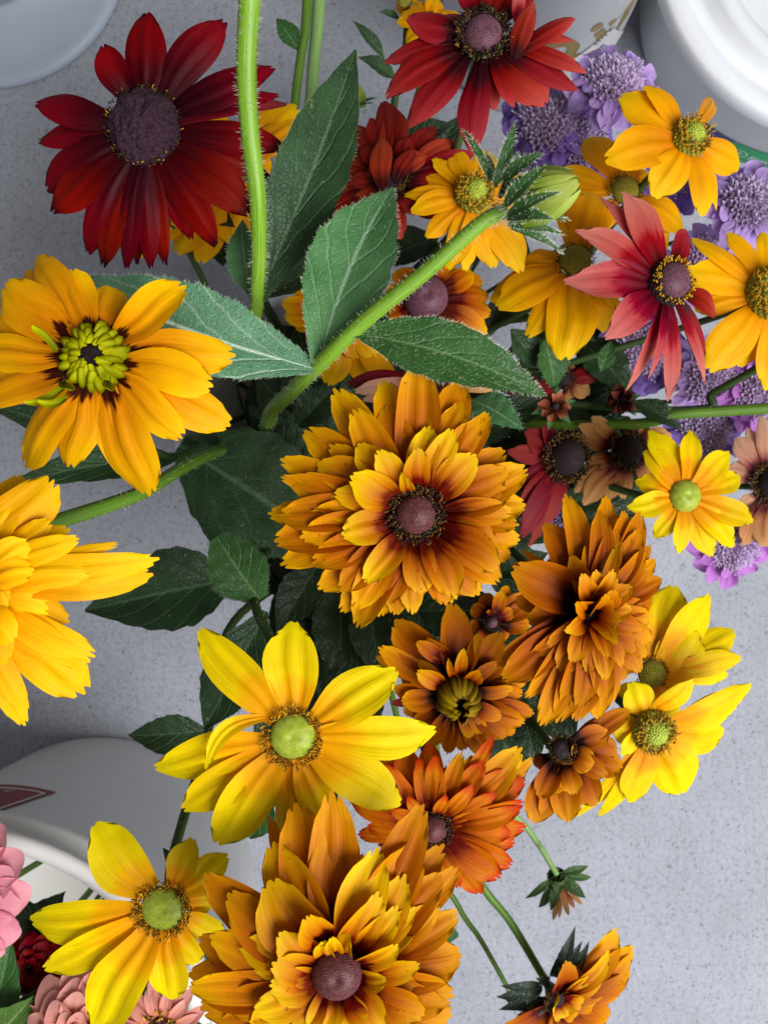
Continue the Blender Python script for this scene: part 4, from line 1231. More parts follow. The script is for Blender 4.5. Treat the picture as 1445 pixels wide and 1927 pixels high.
for q in range(26):
    a = 6.283 * (q + rng.uniform(-.2, .2)) / 26
    d1 = fr[0] * math.cos(a) + fr[1] * math.sin(a)
    lean = -fr[1] * 60 * s_
    petal(TB, C + d1 * 150 * s_, C + d1 * rng.uniform(30, 75) * s_ + TB.n * rng.uniform(120, 185) * s_ + lean, TB.n * .6 + d1, 56 * s_, M['quill_olive'], name='quill', arch=rng.uniform(.22, .34), curl=rng.uniform(-.1, .2), cup=-.5, tip='tooth', wb=.75, wt=.8, peak=.6, roll=rng.uniform(-.4, .4))

# --- fiery bronze
flower('bronze flower with red tipped petals and purplish button overlapped by the largest double', 'B7', (600, 670), .338, 'bronze_fire', [
    (262, 288, 170, dict(h=.006)), (195, 150, 150, dict(h=-.008)), (390, 155, 180, dict(h=-.006)), (1182, 168, 200, dict(h=-.010, m='bronze')), (1262, 240, 120, dict(h=-.014, m='bronze')), (1132, 298, 165), (1205, 380, 165, dict(h=-.008)), (1192, 512, 140), (1212, 682, 150, dict(h=-.008)), (1112, 720, 125), (1142, 790, 135, dict(h=-.007)), (1118, 935, 160), (1042, 1005, 180), (912, 1112, 140, dict(h=-.010)), (55, 500, 140), (165, 690, 110), (110, 720, 110, dict(h=-.01)), (760, 1080, 140), (600, 1100, 140), (420, 1050, 140), (250, 930, 130),
    (505, 240, 115, dict(L=1)), (615, 228, 125, dict(L=1)), (690, 278, 60, dict(L=1)), (785, 198, 110, dict(L=1, m='bronze')), (872, 228, 125, dict(L=1, m='bronze')), (935, 255, 130, dict(L=1)), (1000, 90, 90), (855, 408, 90, dict(L=2)), (1010, 465, 100, dict(L=1)), (1180, 560, 110, dict(L=1)), (680, 480, 75, dict(L=2, h=.012)), (440, 480, 80, dict(L=2, h=.008)), (960, 600, 110, dict(L=1)), (330, 560, 90, dict(L=2))],
    disc='maroon', rd=125, rb=85, dh=.7, tip='tooth', tilt=(-.14, -.12), hb=-.003, cup=.06, wt=.55, under=8)

# --- small shaded bronze
flower('small shaded bronze double flower wedged under the largest open bronze petals', 'B3', (930, 420), .40, ['bronze_deep', 'bronze'], [
    (1050, 160, 100), (1190, 230, 130), (1290, 290, 120), (1220, 440, 130), (1190, 350, 110), (890, 210, 110), (1010, 200, 100, dict(L=1)), (930, 330, 60, dict(L=1)), (1080, 330, 90, dict(L=1)), (790, 300, 100), (780, 460, 100), (860, 560, 100), (1050, 540, 110)],
    disc='plum', rd=55, dh=.8, tip='tooth', cup=.1, wb=.4)

# --- yellow behind the dark red one
flower('golden daisy mostly covered by the dark crimson coneflower', 'A1', (1080, 820), .395, 'gold', [
    (1395, 480, 180), (1400, 560, 120), (960, 375, 110), (1270, 745, 120), (820, 1190, 190), (935, 1235, 150), (1110, 1160, 200), (1210, 1000, 120), (640, 1200, 120), (760, 380, 80), (600, 1010, 120)],
    disc='olive', rd=90, dh=.5, ht=-.006, wt=.6)
TX = flower('amber daisy whose folded petals peep out beside the tall bristly stem', 'A1', (1010, 1010), .42, 'gold', [
    (1140, 1100, 170), (1060, 1180, 150), (1200, 1240, 120), (1300, 1200, 110), (1420, 1230, 70), (860, 1140, 150), (1240, 900, 130), (900, 850, 120)],
    disc='black', rd=70, dh=.5, stem_mat='stem_dark')
leaf(TX, pix(395, 400, .405), pix(440, 425, .395), (0, 0, 1), .012, M['sepal_dark'], parent=TX.stem)

# --- two bicolour flowers under the leaves
flower('gold and mahogany coneflower with a plum cone under the tilted leaf', 'A5', (860, 545), .408, 'bronze', [
    (1105, 462, 95), (1132, 532, 85), (1142, 605, 90), (1122, 695, 95), (1062, 432, 95), (985, 405, 85), (925, 392, 80), (1040, 720, 90), (940, 730, 90), (700, 640, 100), (730, 420, 90), (680, 520, 90), (1100, 500, 80, dict(h=-.009)), (1120, 650, 80, dict(h=-.009)), (1000, 440, 80, dict(h=-.009))],
    disc='smooth_plum', rd=92, dh=.85, tip='tooth', wt=.55)
flower('gold and mahogany coneflower with its middle hidden by the crossed leaves', 'A5', (520, 630), .425, 'bronze_inner', [
    (288, 468, 85), (248, 562, 85), (258, 622, 85), (372, 505, 75), (395, 400, 90), (450, 400, 90), (300, 660, 85), (350, 720, 80), (340, 450, 80, dict(h=-.008)), (450, 915, 120, dict(m='gold', h=-.002)), (610, 905, 120, dict(m='gold')), (732, 925, 95, dict(m='gold')), (690, 860, 90, dict(m='gold')), (575, 800, 90, dict(L=1, m='gold')), (650, 790, 90, dict(L=1, m='gold')), (520, 860, 90, dict(m='gold', h=-.008))],
    disc='black', rd=80, dh=.6, tip='tooth', wt=.55)

# --- small yellow ones at the top
flower('small ragged yellow flower behind the brick red coneflower', 'A2', (620, 120), .46, 'gold', [
    (560, 0, 90), (650, -10, 90), (700, 40, 80), (485, 60, 70), (465, 100, 60), (505, 200, 80), (590, 262, 90), (650, 250, 80), (770, 85, 90), (760, 180, 90)],
    disc='black', rd=50, dh=.6, tip='tooth', wt=.6)
flower('small yellow flower peeping over the brick red petals', 'A2', (900, -30), .44, 'gold', [
    (905, 75, 75), (850, 40, 80), (800, 60, 80), (985, 60, 80), (960, -140, 80), (820, -120, 80)], disc='olive', rd=45, dh=.5, tip='tooth', wt=.6)
TS = flower('tiny yellow flower with pointed dark leaves near the pale stems', 'A2', (500, 10), .47, 'gold', [
    (520, -60, 60), (460, -30, 60), (560, -10, 60), (540, 70, 50), (470, 60, 50)], disc='olive', rd=35, dh=.5, stem_pts=[(765, 60, .475), (758, 130, .48), (740, 210, .49)], stem_mat='stem_dark')
for (x0, y0, x1, y1, w) in ((405, 275, 262, 95, 62), (460, 372, 288, 262, 84), (480, 95, 385, 52, 45), (540, 225, 590, 240, 30)):
    leaf(TS, pix(*zp('A2', x0, y0), .475), pix(*zp('A2', x1, y1), .465), (.1, .1, 1), w * .4014 * .47 / F, M['leaf_dark'], parent=TS.stem)

# --- lower right: bronze bud-like flower and spent head
TR = flower('bronze orange flower turned away on a long stem over the concrete', 'B8', (490, 850), .43, ['bronze', 'bronze', 'bronze_inner'], [
    (765, 542, 130), (845, 625, 150), (852, 660, 120, dict(h=-.004)), (838, 735, 120), (808, 805, 115), (775, 868, 110), (735, 942, 120), (650, 985, 120), (560, 1000, 120), (470, 1010, 120), (310, 985, 115), (385, 985, 130), (250, 990, 90),
    (742, 658, 70, dict(L=2)), (705, 748, 85, dict(L=2)), (545, 698, 110, dict(L=1, h=.008, **B(500, 830))), (580, 715, 90, dict(L=1, **B(530, 820))), (640, 760, 70, dict(L=2)), (480, 905, 120, dict(L=2)), (620, 860, 90, dict(L=2)), (560, 830, 80, dict(L=2)), (540, 940, 90, dict(L=2)), (680, 870, 90, dict(L=1)), (720, 800, 90, dict(L=1)), (600, 930, 90, dict(L=1))],
    tilt=(.30, -.22), disc='black', rd=60, rb=25, dh=.4, tip='tooth', cup=.12, wb=.42, hb=-.003, ht=-.004, stem_pts=[(1022, 1838, .452), (960, 1735, .456), (900, 1655, .452), (830, 1500, .46)], stem_mat='stem', stem_r=(.0021, .0023), stem_hairs=200)
for (x0, y0, x1, y1, w) in ((500, 740, 575, 548, 62), (510, 730, 606, 610, 50), (540, 745, 640, 614, 55), (430, 800, 232, 855, 70), (430, 815, 242, 912, 60), (450, 850, 270, 905, 50), (470, 860, 320, 935, 40), (480, 760, 490, 690, 40), (430, 790, 250, 805, 50), (460, 780, 410, 770, 50), (520, 760, 570, 650, 40)):
    p0 = pix(*zp('B8', x0, y0), .437)
    leaf(TR, p0, pix(*zp('B8', x1, y1), .430), (rng.uniform(-.3, .3), .3, 1), w * .4187 * .43 / F, M['sepal_dark'], hairs=26, name='sepal', arch=.12, curl=-.1)

mth = mouth(pix(1045, 1650, .47))
TH = Thing('spent_flower_head', 'spent coneflower head with drooping green sepals hanging over the concrete', 'flower', mth[1])
hc = pix(*zp('B8', 495, 300), .47)
stem(TH, [hc, pix(*zp('B8', 430, 190), .472), pix(*zp('B8', 372, 105), .475), pix(900, 1420, .475), mth[0], mth[1]], .0017, .002, M['stem_pale'], hairs=110)
ax = unit(A(.1, -.75, -.35))
dome(TH, hc, ax, .0055, .009, M['receptacle'], name='receptacle', bumps=60)
for i, (x1, y1, w, mt) in enumerate(((352, 412, 34, 'sepal'), (412, 460, 44, 'sepal'), (640, 262, 40, 'sepal'), (662, 315, 34, 'sepal'), (628, 408, 52, 'sepal'), (540, 445, 50, 'sepal'), (480, 505, 30, 'w'), (505, 495, 26, 'w'), (548, 485, 30, 'w'), (610, 435, 26, 'w'), (575, 450, 28, 'w'), (468, 470, 40, 'sepal'), (590, 350, 40, 'sepal'), (500, 400, 46, 'sepal'))):
    P1 = pix(*zp('B8', x1, y1), .47 + rng.uniform(-.008, .010))
    if mt == 'w':
        petal(TH, hc + ax * .003, P1, (0, .2, 1), w * .4187 * .47 / F, M['tan'], wb=.5, wt=.6)
    else:
        leaf(TH, hc + unit(P1 - hc) * .002, P1, (0, .35, 1), w * .4187 * .47 / F, M['sepal'], name='sepal', arch=.10, curl=-.1, hairs=20)

mth = mouth(pix(950, 1860, .47))
TK = Thing('green_sprig', 'thin green stem beneath the bronze flower over the concrete', 'stem', mth[1])
so, _ = stem(TK, [pix(960, 1868, .47), pix(905, 1770, .472), pix(862, 1705, .474), pix(800, 1560, .476), mth[0], mth[1]], .0014, .002, M['stem'], hairs=70)
dome(TK, pix(962, 1874, .47), unit(A(.2, -.6, -.4)), .004, .007, M['receptacle'], name='bud')
leaf(TK, pix(862, 1760, .46), pix(800, 1745, .455), (0, .2, 1), .012, M['leaf_green'], hairs=40, parent=so)

# --- hairy bud on its stem with the three big leaves
mth = (pix(520, 840, .525), A(BX + .02, BY - .02, .013))
TBUD = Thing('flower_bud', 'hairy green flower bud on a bristly stem with three broad leaves', 'flower bud', mth[1])
bc = pix(955, 395, .283)
so, path = stem(TBUD, [bc, pix(905, 420, .285), pix(800, 512, .293), pix(690, 600, .303), pix(606, 680, .315), pix(548, 738, .345), pix(508, 785, .40), mth[0], mth[1]], .0026, .0040, M['stem_bright'], hairs=900, hl=(.0014, .0030), hspan=(0, .82))
# bud body: overlapping pale petals folded together
ax = unit(A(.62, .16, .30))
bs = .283 / F
fr = frame(ax)
bcen = bc + ax * .004
dome(TBUD, bcen, ax, .0084, .0205, M['stem_pale'], name='bud_core')
for q in range(15):
    a = 6.283 * q / 15
    d1 = fr[0] * math.cos(a) + fr[1] * math.sin(a)
    petal(TBUD, bcen + d1 * .0088, bcen + ax * .0225 + d1 * .0026 * rng.uniform(.4, 1.6), d1, .0056, M['bud'] if 'bud' in M else M.setdefault('bud', petal_mat('bud_petal', [(0.0, col(96, 120, 44)), (0.5, col(150, 168, 84)), (1.0, col(186, 196, 112))], jag=.2, veins=.8, vary=.15)), arch=.14, curl=-.02, cup=-.25, roll=.25, tip='round', name='folded_petal')
for (x0, y0, x1, y1, w, dz) in ((905, 850, 770, 595, 55, .004), (930, 860, 1022, 565, 85, .010), (960, 850, 1148, 712, 95, .017), (975, 960, 1168, 770, 100, .023), (985, 1010, 1225, 895, 80, .023), (985, 1020, 1192, 1020, 100, .021), (985, 1040, 1275, 1025, 60, .004), (985, 1055, 1250, 1095, 60, .0), (1000, 1070, 1252, 1185, 48, -.004), (945, 930, 1040, 700, 60, -.006), (1010, 1000, 1200, 860, 60, -.008), (930, 880, 880, 700, 40, -.004), (1000, 1040, 1190, 1130, 50, -.008)):
    p0 = pix(*zp('A2', x0, y0), .283 - max(dz, 0) * .5)
    p1 = pix(*zp('A2', x1, y1), .283 - dz)
    leaf(TBUD, p0, p1, (rng.uniform(-.2, .2), .1, 1), w * .66 * .4014 * .283 / F, M['leaf_green'], hairs=80, surf=30, name='sepal', arch=.10, curl=-.06, wb=.5, peak=.35, fold=.16, parent=None)
mb = MB()
for _ in range(420):
    v = A(rng.gauss(0, 1), rng.gauss(0, 1), rng.gauss(0, 1))
    v = unit(v)
    if np.dot(v, ax) > .55:
        continue
    hair(mb, bcen + v * .0068, v - ax * .2, rng.uniform(.0018, .0036))
add('bud_hairs', make_mesh('bud_hairs', np.array(mb.v) - TBUD.base, mb.f, M['hair']), TBUD.o, 'stuff')
leaf(TBUD, pix(598, 690, .315), pix(737, 343, .318), (-.15, .0, 1), .0350, M['leaf_soft'], fold=.12, hairs=330, surf=60, peak=.52, wb=.14, arch=.05, sidebend=-.05)
leaf(TBUD, pix(592, 694, .316), pix(130, 508, .312), (-.0, .22, 1), .0352, M['leaf_blue'], fold=.10, hairs=330, surf=40, peak=.46, wb=.16, arch=.05, sidebend=-.18)
leaf(TBUD, pix(664, 626, .306), pix(1030, 738, .300), (.05, .15, 1), .0245, M['leaf_green'], fold=.14, hairs=420, surf=520, peak=.44, wb=.12, arch=.05, sidebend=-.06)

# --- tall bristly stem in front of the dark red flower
mth = mouth(pix(485, 640, .36))
TT = Thing('tall_stem', 'tall bright green bristly stem crossing in front of the dark crimson coneflower', 'stem', mth[1])
so, _ = stem(TT, [pix(474, -90, .262), pix(468, 20, .270), pix(463, 130, .278), pix(470, 250, .288), pix(484, 370, .300), pix(487, 480, .318), pix(484, 560, .335), pix(486, 680, .37), mth[0], mth[1]], .0040, .0026, M['stem_bright'], hairs=900, hl=(.0012, .0028), hspan=(0, .75), sides=10)
leaf(TT, pix(486, 562, .335), pix(673, 82, .330), (.25, .05, 1), .0300, M['leaf_dark'], fold=.22, hairs=260, hairmat=M['hair_dark'], surf=160, peak=.46, wb=.2, sidebend=.06)
leaf(TT, pix(476, 560, .34), pix(452, 410, .345), (-.3, .0, 1), .0150, M['leaf_soft'], hairs=90)
leaf(TT, pix(500, 560, .37), pix(640, 480, .39), (.1, .2, 1), .018, M['leaf_deep'])
dome(TT, pix(475, -98, .26), unit(A(0, .5, .6)), .008, .012, M['receptacle'], name='bud', bumps=60)

# --- thin pale stems at the top
for (lab_, pts, r0, mat, lf) in (
        ('pale ribbed green stem rising behind the pointed leaf', [(604, -60, .45), (598, 40, .45), (590, 120, .452), (584, 200, .455), (570, 330, .46)], .0036, 'stem_pale', None),
        ('slim olive stem with one small leaf left of the pale ribbed stem', [(580, -60, .43), (576, 40, .432), (566, 110, .435), (556, 190, .44), (545, 330, .45)], .0026, 'stem', (562, 95, 520, 34, .012))):
    mth = mouth(pix(*pts[-1]))
    Tn = Thing('thin_stem', lab_, 'stem', mth[1])
    so, _ = stem(Tn, [pix(*p) for p in pts] + [mth[0], mth[1]], r0, r0 * .9, M[mat])
    if lf:
        leaf(Tn, pix(lf[0], lf[1], .434), pix(lf[2], lf[3], .43), (0, .1, 1), lf[4], M['leaf_green'], hairs=30)

# small green bud by the pointed leaf
mth = mouth(pix(668, 200, .42))
Tn = Thing('small_bud', 'small round pale green bud beside the tip of the pointed leaf', 'flower bud', mth[1])
bcx = pix(668, 198, .42)
stem(Tn, [bcx, pix(664, 260, .43), pix(650, 380, .45), mth[0], mth[1]], .0015, .002, M['stem'])
ax = unit(A(.1, .7, .6))
fr = frame(ax)
dome(Tn, bcx, ax, .0058, .009, M['stem_pale'], name='bud_core')
for q in range(11):
    a = 6.283 * q / 11
    d1 = fr[0] * math.cos(a) + fr[1] * math.sin(a)
    petal(Tn, bcx + d1 * .0058, bcx + ax * .010 + d1 * .0014, d1, .0042, M['bud'], arch=.16, cup=-.2, tip='round', name='folded_petal', cols=VCOL_S, nu=6)
for a in (0.3, 1.8, 3.0, 4.2, 5.4):
    d1 = fr[0] * math.cos(a) + fr[1] * math.sin(a)
    leaf(Tn, bcx + d1 * .004, bcx + d1 * .013 + ax * .004, ax, .004, M['leaf_green'], name='sepal')

# --- long stems leaving to the right, with a dark leaf
mth = mouth(pix(1100, 790, .45))
Tn = Thing('leaning_stem', 'thick green stem leaning out flat over the violet flowers, with dark leaf', 'stem', mth[1])
so, _ = stem(Tn, [pix(1560, 758, .425), pix(1445, 768, .43), pix(1350, 774, .435), pix(1270, 780, .44), pix(1160, 800, .455), mth[0], mth[1]], .0030, .0028, M['stem'], hairs=120)
leaf(Tn, pix(1190, 755, .445), pix(1284, 806, .438), (0, .2, 1), .0135, M['leaf_deep'], parent=so)
mth = mouth(pix(1200, 800, .46))
Tn = Thing('side_stem', 'thin green stem slanting up towards the yellow daisy with fuzzy cone', 'stem', mth[1])
stem(Tn, [pix(1462, 668, .412), pix(1420, 695, .43), pix(1340, 740, .45), pix(1280, 772, .46), mth[0], mth[1]], .0024, .0024, M['stem_dark'])

# small leaf by the central double and other loose leafy stems
for (lab_, p, lfs) in (
        ('short leafy stem with one soft oval leaf beside the central bronze double', (880, 745, .40), [((885, 752, .385), (984, 806, .365), .0165, 'leaf_soft', 60)]),
        ('leafy stem with long narrow leaf under the golden daisy with smooth cone', (1030, 700, .43), [((1022, 640, .42), (1045, 735, .43), .018, 'leaf_green', 40), ((960, 620, .42), (1010, 690, .43), .016, 'leaf_dark', 0), ((1040, 650, .43), (1130, 600, .42), .014, 'leaf_dark', 0)]),
        ('leafy stem with two dark leaves between the yellow and dark crimson flowers', (340, 440, .41), [((330, 380, .40), (352, 450, .40), .014, 'leaf_dark', 20), ((440, 470, .41), (455, 510, .415), .012, 'leaf_dark', 0), ((420, 500, .42), (400, 400, .41), .014, 'leaf_deep', 0)]),
        ('dark leafy stem crossing below the tan coneflower', (1130, 930, .47), [((1040, 960, .47), (1220, 890, .465), .020, 'leaf_dark', 0), ((1060, 985, .475), (1230, 960, .47), .016, 'leaf_deep', 0), ((1130, 700, .44), (1150, 640, .44), .010, 'leaf_green', 0)])):
    mth = mouth(pix(*p))
    Tn = Thing('leafy_sprig', lab_, 'stem', mth[1])
    pp = pix(*p)
    so, _ = stem(Tn, [pp, pp * .8 + mth[0] * .2 + A(0, 0, .01), mth[0], mth[1]], .0014, .002, M['stem_dark'])
    for (a, b, w, mt, hn) in lfs:
        leaf(Tn, pix(*a), pix(*b), (rng.uniform(-.2, .2), .2, 1), w, M[mt], hairs=hn)

# withered small heads in the shade
for (lab_, Z, c, d, mat) in (
        ('withered brownish pink flower head with curled petals beside the wine red coneflower', 'A8', (380, 225), .425, 'wither'),
        ('withered brownish plum flower head under the crimson coneflower', 'A8', (715, 195), .46, 'wither2')):
    if mat not in M:
        M[mat] = petal_mat(mat, [(0.0, col(70, 30, 24)), (0.6, col(140, 84, 70)), (1.0, col(168, 116, 96))] if mat == 'wither' else [(0.0, col(52, 26, 30)), (0.6, col(100, 56, 54)), (1.0, col(122, 76, 66))], jag=.2, veins=.8, vary=.2)
    pl = []
    for q in range(11):
        a = q * .571 + rng.uniform(-.2, .2)
        rr_ = rng.uniform(60, 95)
        pl.append((c[0] + math.cos(a) * rr_, c[1] + math.sin(a) * rr_, 42, dict(h=rng.uniform(-.004, .008), tw=rng.uniform(-.8, .8), cup=.3)))
    Tn = flower(lab_, Z, c, d, mat, pl, disc='black', rd=26, dh=1.0, name='withered_flower', stem_mat='stem_dark')
    for q in range(6):
        a = q * 1.05 + .3
        C0 = Tn.C
        leaf(Tn, C0 - Tn.n * .004, C0 + A(math.cos(a), math.sin(a), -.25) * .013, (0, 0, 1), .0045, M['leaf_green'], name='sepal')
flower('rusty red flower crushed in the shade above the wine coneflower', 'A8', (420, 90), .47, 'tan', [
    (440, -10, 80), (520, 60, 90, dict(m='wine')), (560, 160, 90), (480, 180, 80), (250, 160, 80, dict(m='wine')), (180, 190, 90, dict(m='wine')), (330, 30, 80), (600, 60, 80, dict(m='wine')), (260, 280, 80, dict(m='wine')), (120, 150, 70, dict(m='wine'))], disc='black', rd=50, dh=.7, stem_mat='stem_dark')
flower('dusky pink flower glimpsed behind the top petals of the central bronze double', 'A7', (860, 140), .40, 'wine', [
    (440, 150, 90), (480, 200, 80, dict(m='peach')), (520, 240, 70, dict(m='peach')), (1160, 185, 70, dict(m='tan')), (1100, 110, 90), (900, 60, 90), (700, 200, 90), (1000, 300, 90)], disc='black', rd=60, dh=.5, stem_mat='stem_dark')


# ------------------------------------------------------------------ violet scabious
def scabious(label, px, py, rpx, d, mat, tilt=(0, 0), inner='pin', nout=15):
    C = pix(px, py, d)
    n = unit(A(tilt[0], tilt[1], 1))
    r = rpx * d / F
    m, f = mouth(C)
    T = Thing('scabious_flower', label, 'flower', f, None)
    fr = frame(n)
    dome(T, C - n * r * .05, n, r * .52, r * .36, M['violet_core'], name='cushion')
    for ring, (cnt, ri, ro, hi, ho, w) in enumerate(((nout, .42, 1.0, .02, -.02, .40), (nout - 2, .34, .80, .16, .12, .30))):
        for q in range(cnt):
            a = 6.283 * (q + rng.uniform(-.25, .25)) / cnt + ring * .2
            d1 = fr[0] * math.cos(a) + fr[1] * math.sin(a)
            petal(T, C + d1 * r * ri + n * r * hi, C + d1 * r * ro * rng.uniform(.88, 1.08) + n * r * (ho + rng.uniform(-.10, .10)), n, r * w * rng.uniform(.85, 1.2), M[mat], arch=.08, curl=rng.uniform(-.2, .15), cup=rng.uniform(-.2, .3), tip='round', wb=.34, wt=.75, peak=.72, wave=.09, twist=rng.uniform(-.5, .5), nu=8)
    mb = MB()
    pins = MB()
    for q in range(120):
        rho = math.sqrt((q + .5) / 120) * .98
        a = q * GA
        p = dome_pt(C - n * r * .05, fr, r * .55, r * .36, rho, a)
        nn = unit(n * .9 + (p - C) / r * 1.4)
        x, y, _ = frame(nn)
        hgt = r * rng.uniform(.10, .20)
        for k in range(5):
            aa = k * 1.2566 + q
            dd = x * math.cos(aa) + y * math.sin(aa)
            ss = -x * math.sin(aa) + y * math.cos(aa)
            tipp = p + nn * hgt + dd * r * .10
            mb.add([p, p + nn * hgt * .6 + ss * r * .045 + dd * r * .05, tipp, p + nn * hgt * .6 - ss * r * .045 + dd * r * .05], [(0, 1, 2, 3)], [(0, .5), (.5, .8), (1, .5), (.5, .2)])
        if q % 7 == 0:
            dv = nn + x * rng.uniform(-.3, .3) + y * rng.uniform(-.3, .3)
            V, Fc, UV = tube_data(np.array([p, p + unit(dv) * r * .26, p + unit(dv) * r * .30]), r * .008, r * .022, 5)
            pins.add(V, Fc)
    add('inner_florets', make_mesh('inner_florets', np.array(mb.v) - T.base, mb.f, M['violet_inner'], mb.uv), T.o, 'stuff')
    add('pins', make_mesh('pins', np.array(pins.v) - T.base, pins.f, M['pin']), T.o, 'stuff')
    q0 = C - n * r * .05
    stem(T, [q0, q0 + unit(-n + unit(m - C) * .6) * .03, m, f], .0012, .0015, M['stem_dark'])
    return T


M['violet_core'] = plain('violet_core', col(130, 108, 146), col(168, 148, 178), 300, .7, .4)
M['violet_inner'] = petal_mat('violet_inner', [(0.0, col(168, 146, 184)), (0.5, col(206, 186, 222)), (1.0, col(226, 210, 236))], jag=.1, veins=.2, vary=.1, transl=.3)
for a in (
        ('pale violet scabious in front of the tall lettered jar', 1150, 165, 92, .465, 'violet', (.05, .25)),
        ('deep violet scabious in shade beside the brick red petals', 1030, 235, 95, .485, 'violet_deep', (-.1, .1)),
        ('violet scabious squeezed under the amber yellow daisy', 1090, 275, 80, .49, 'violet_deep', (.2, -.1)),
        ('pale lilac scabious beside the green labelled pail', 1400, 388, 88, .465, 'violet', (.1, .05)),
        ('violet scabious between the crimson flower and the pale lilac one', 1320, 500, 80, .48, 'violet', (.0, .0)),
        ('deep violet scabious tucked under the dropping salmon petals', 1210, 660, 85, .485, 'violet_deep', (-.1, -.1)),
        ('violet scabious under the slanting green side stem', 1335, 715, 85, .475, 'violet', (.0, -.1)),
        ('bright mauve scabious beneath the golden daisy with fuzzy cone', 1425, 745, 80, .47, 'mauve', (.1, -.1)),
        ('dusky violet scabious just under the thick leaning stem', 1320, 815, 85, .485, 'violet_deep', (.0, -.1)),
        ('bright mauve scabious resting low over the bare concrete', 1375, 1020, 85, .475, 'mauve', (.0, -.25)),
        ('violet scabious in shade between the yellow petals', 1250, 330, 85, .495, 'violet_deep', (.0, .0)),
        ('violet scabious peeping between bronze petals and wine coneflower', 1075, 985, 55, .485, 'violet', (.0, .0))):
    scabious(*a)

# ------------------------------------------------------------------ dark filler foliage, added so the gaps in the bouquet turn dark
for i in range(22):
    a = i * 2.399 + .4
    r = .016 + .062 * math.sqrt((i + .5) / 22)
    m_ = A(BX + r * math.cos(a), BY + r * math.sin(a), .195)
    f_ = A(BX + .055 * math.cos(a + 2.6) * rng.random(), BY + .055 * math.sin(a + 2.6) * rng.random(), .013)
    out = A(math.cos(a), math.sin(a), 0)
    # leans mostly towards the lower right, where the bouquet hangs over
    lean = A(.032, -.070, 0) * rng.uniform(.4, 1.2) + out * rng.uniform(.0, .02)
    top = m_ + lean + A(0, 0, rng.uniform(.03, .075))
    Tn = Thing('shade_filler_stem', 'added dark leafy filler stem that darkens the depth of the white bucket', 'foliage', f_, 'added dark filler stems in the bucket')
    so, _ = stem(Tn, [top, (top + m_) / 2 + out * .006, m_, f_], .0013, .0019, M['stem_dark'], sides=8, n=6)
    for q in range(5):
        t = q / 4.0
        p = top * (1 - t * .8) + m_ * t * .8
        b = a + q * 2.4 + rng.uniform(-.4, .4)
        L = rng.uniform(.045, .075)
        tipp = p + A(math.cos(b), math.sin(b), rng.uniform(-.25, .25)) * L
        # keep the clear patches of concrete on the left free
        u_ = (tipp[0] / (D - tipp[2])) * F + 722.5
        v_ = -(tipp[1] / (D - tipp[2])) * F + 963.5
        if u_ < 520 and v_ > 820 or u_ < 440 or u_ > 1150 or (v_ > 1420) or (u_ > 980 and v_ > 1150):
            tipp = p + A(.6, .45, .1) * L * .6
        leaf(Tn, p, tipp, (rng.uniform(-.3, .3), rng.uniform(-.3, .3), 1), L * rng.uniform(.34, .5), M[rng.choice(['leaf_deep', 'leaf_deep', 'leaf_dark'])])

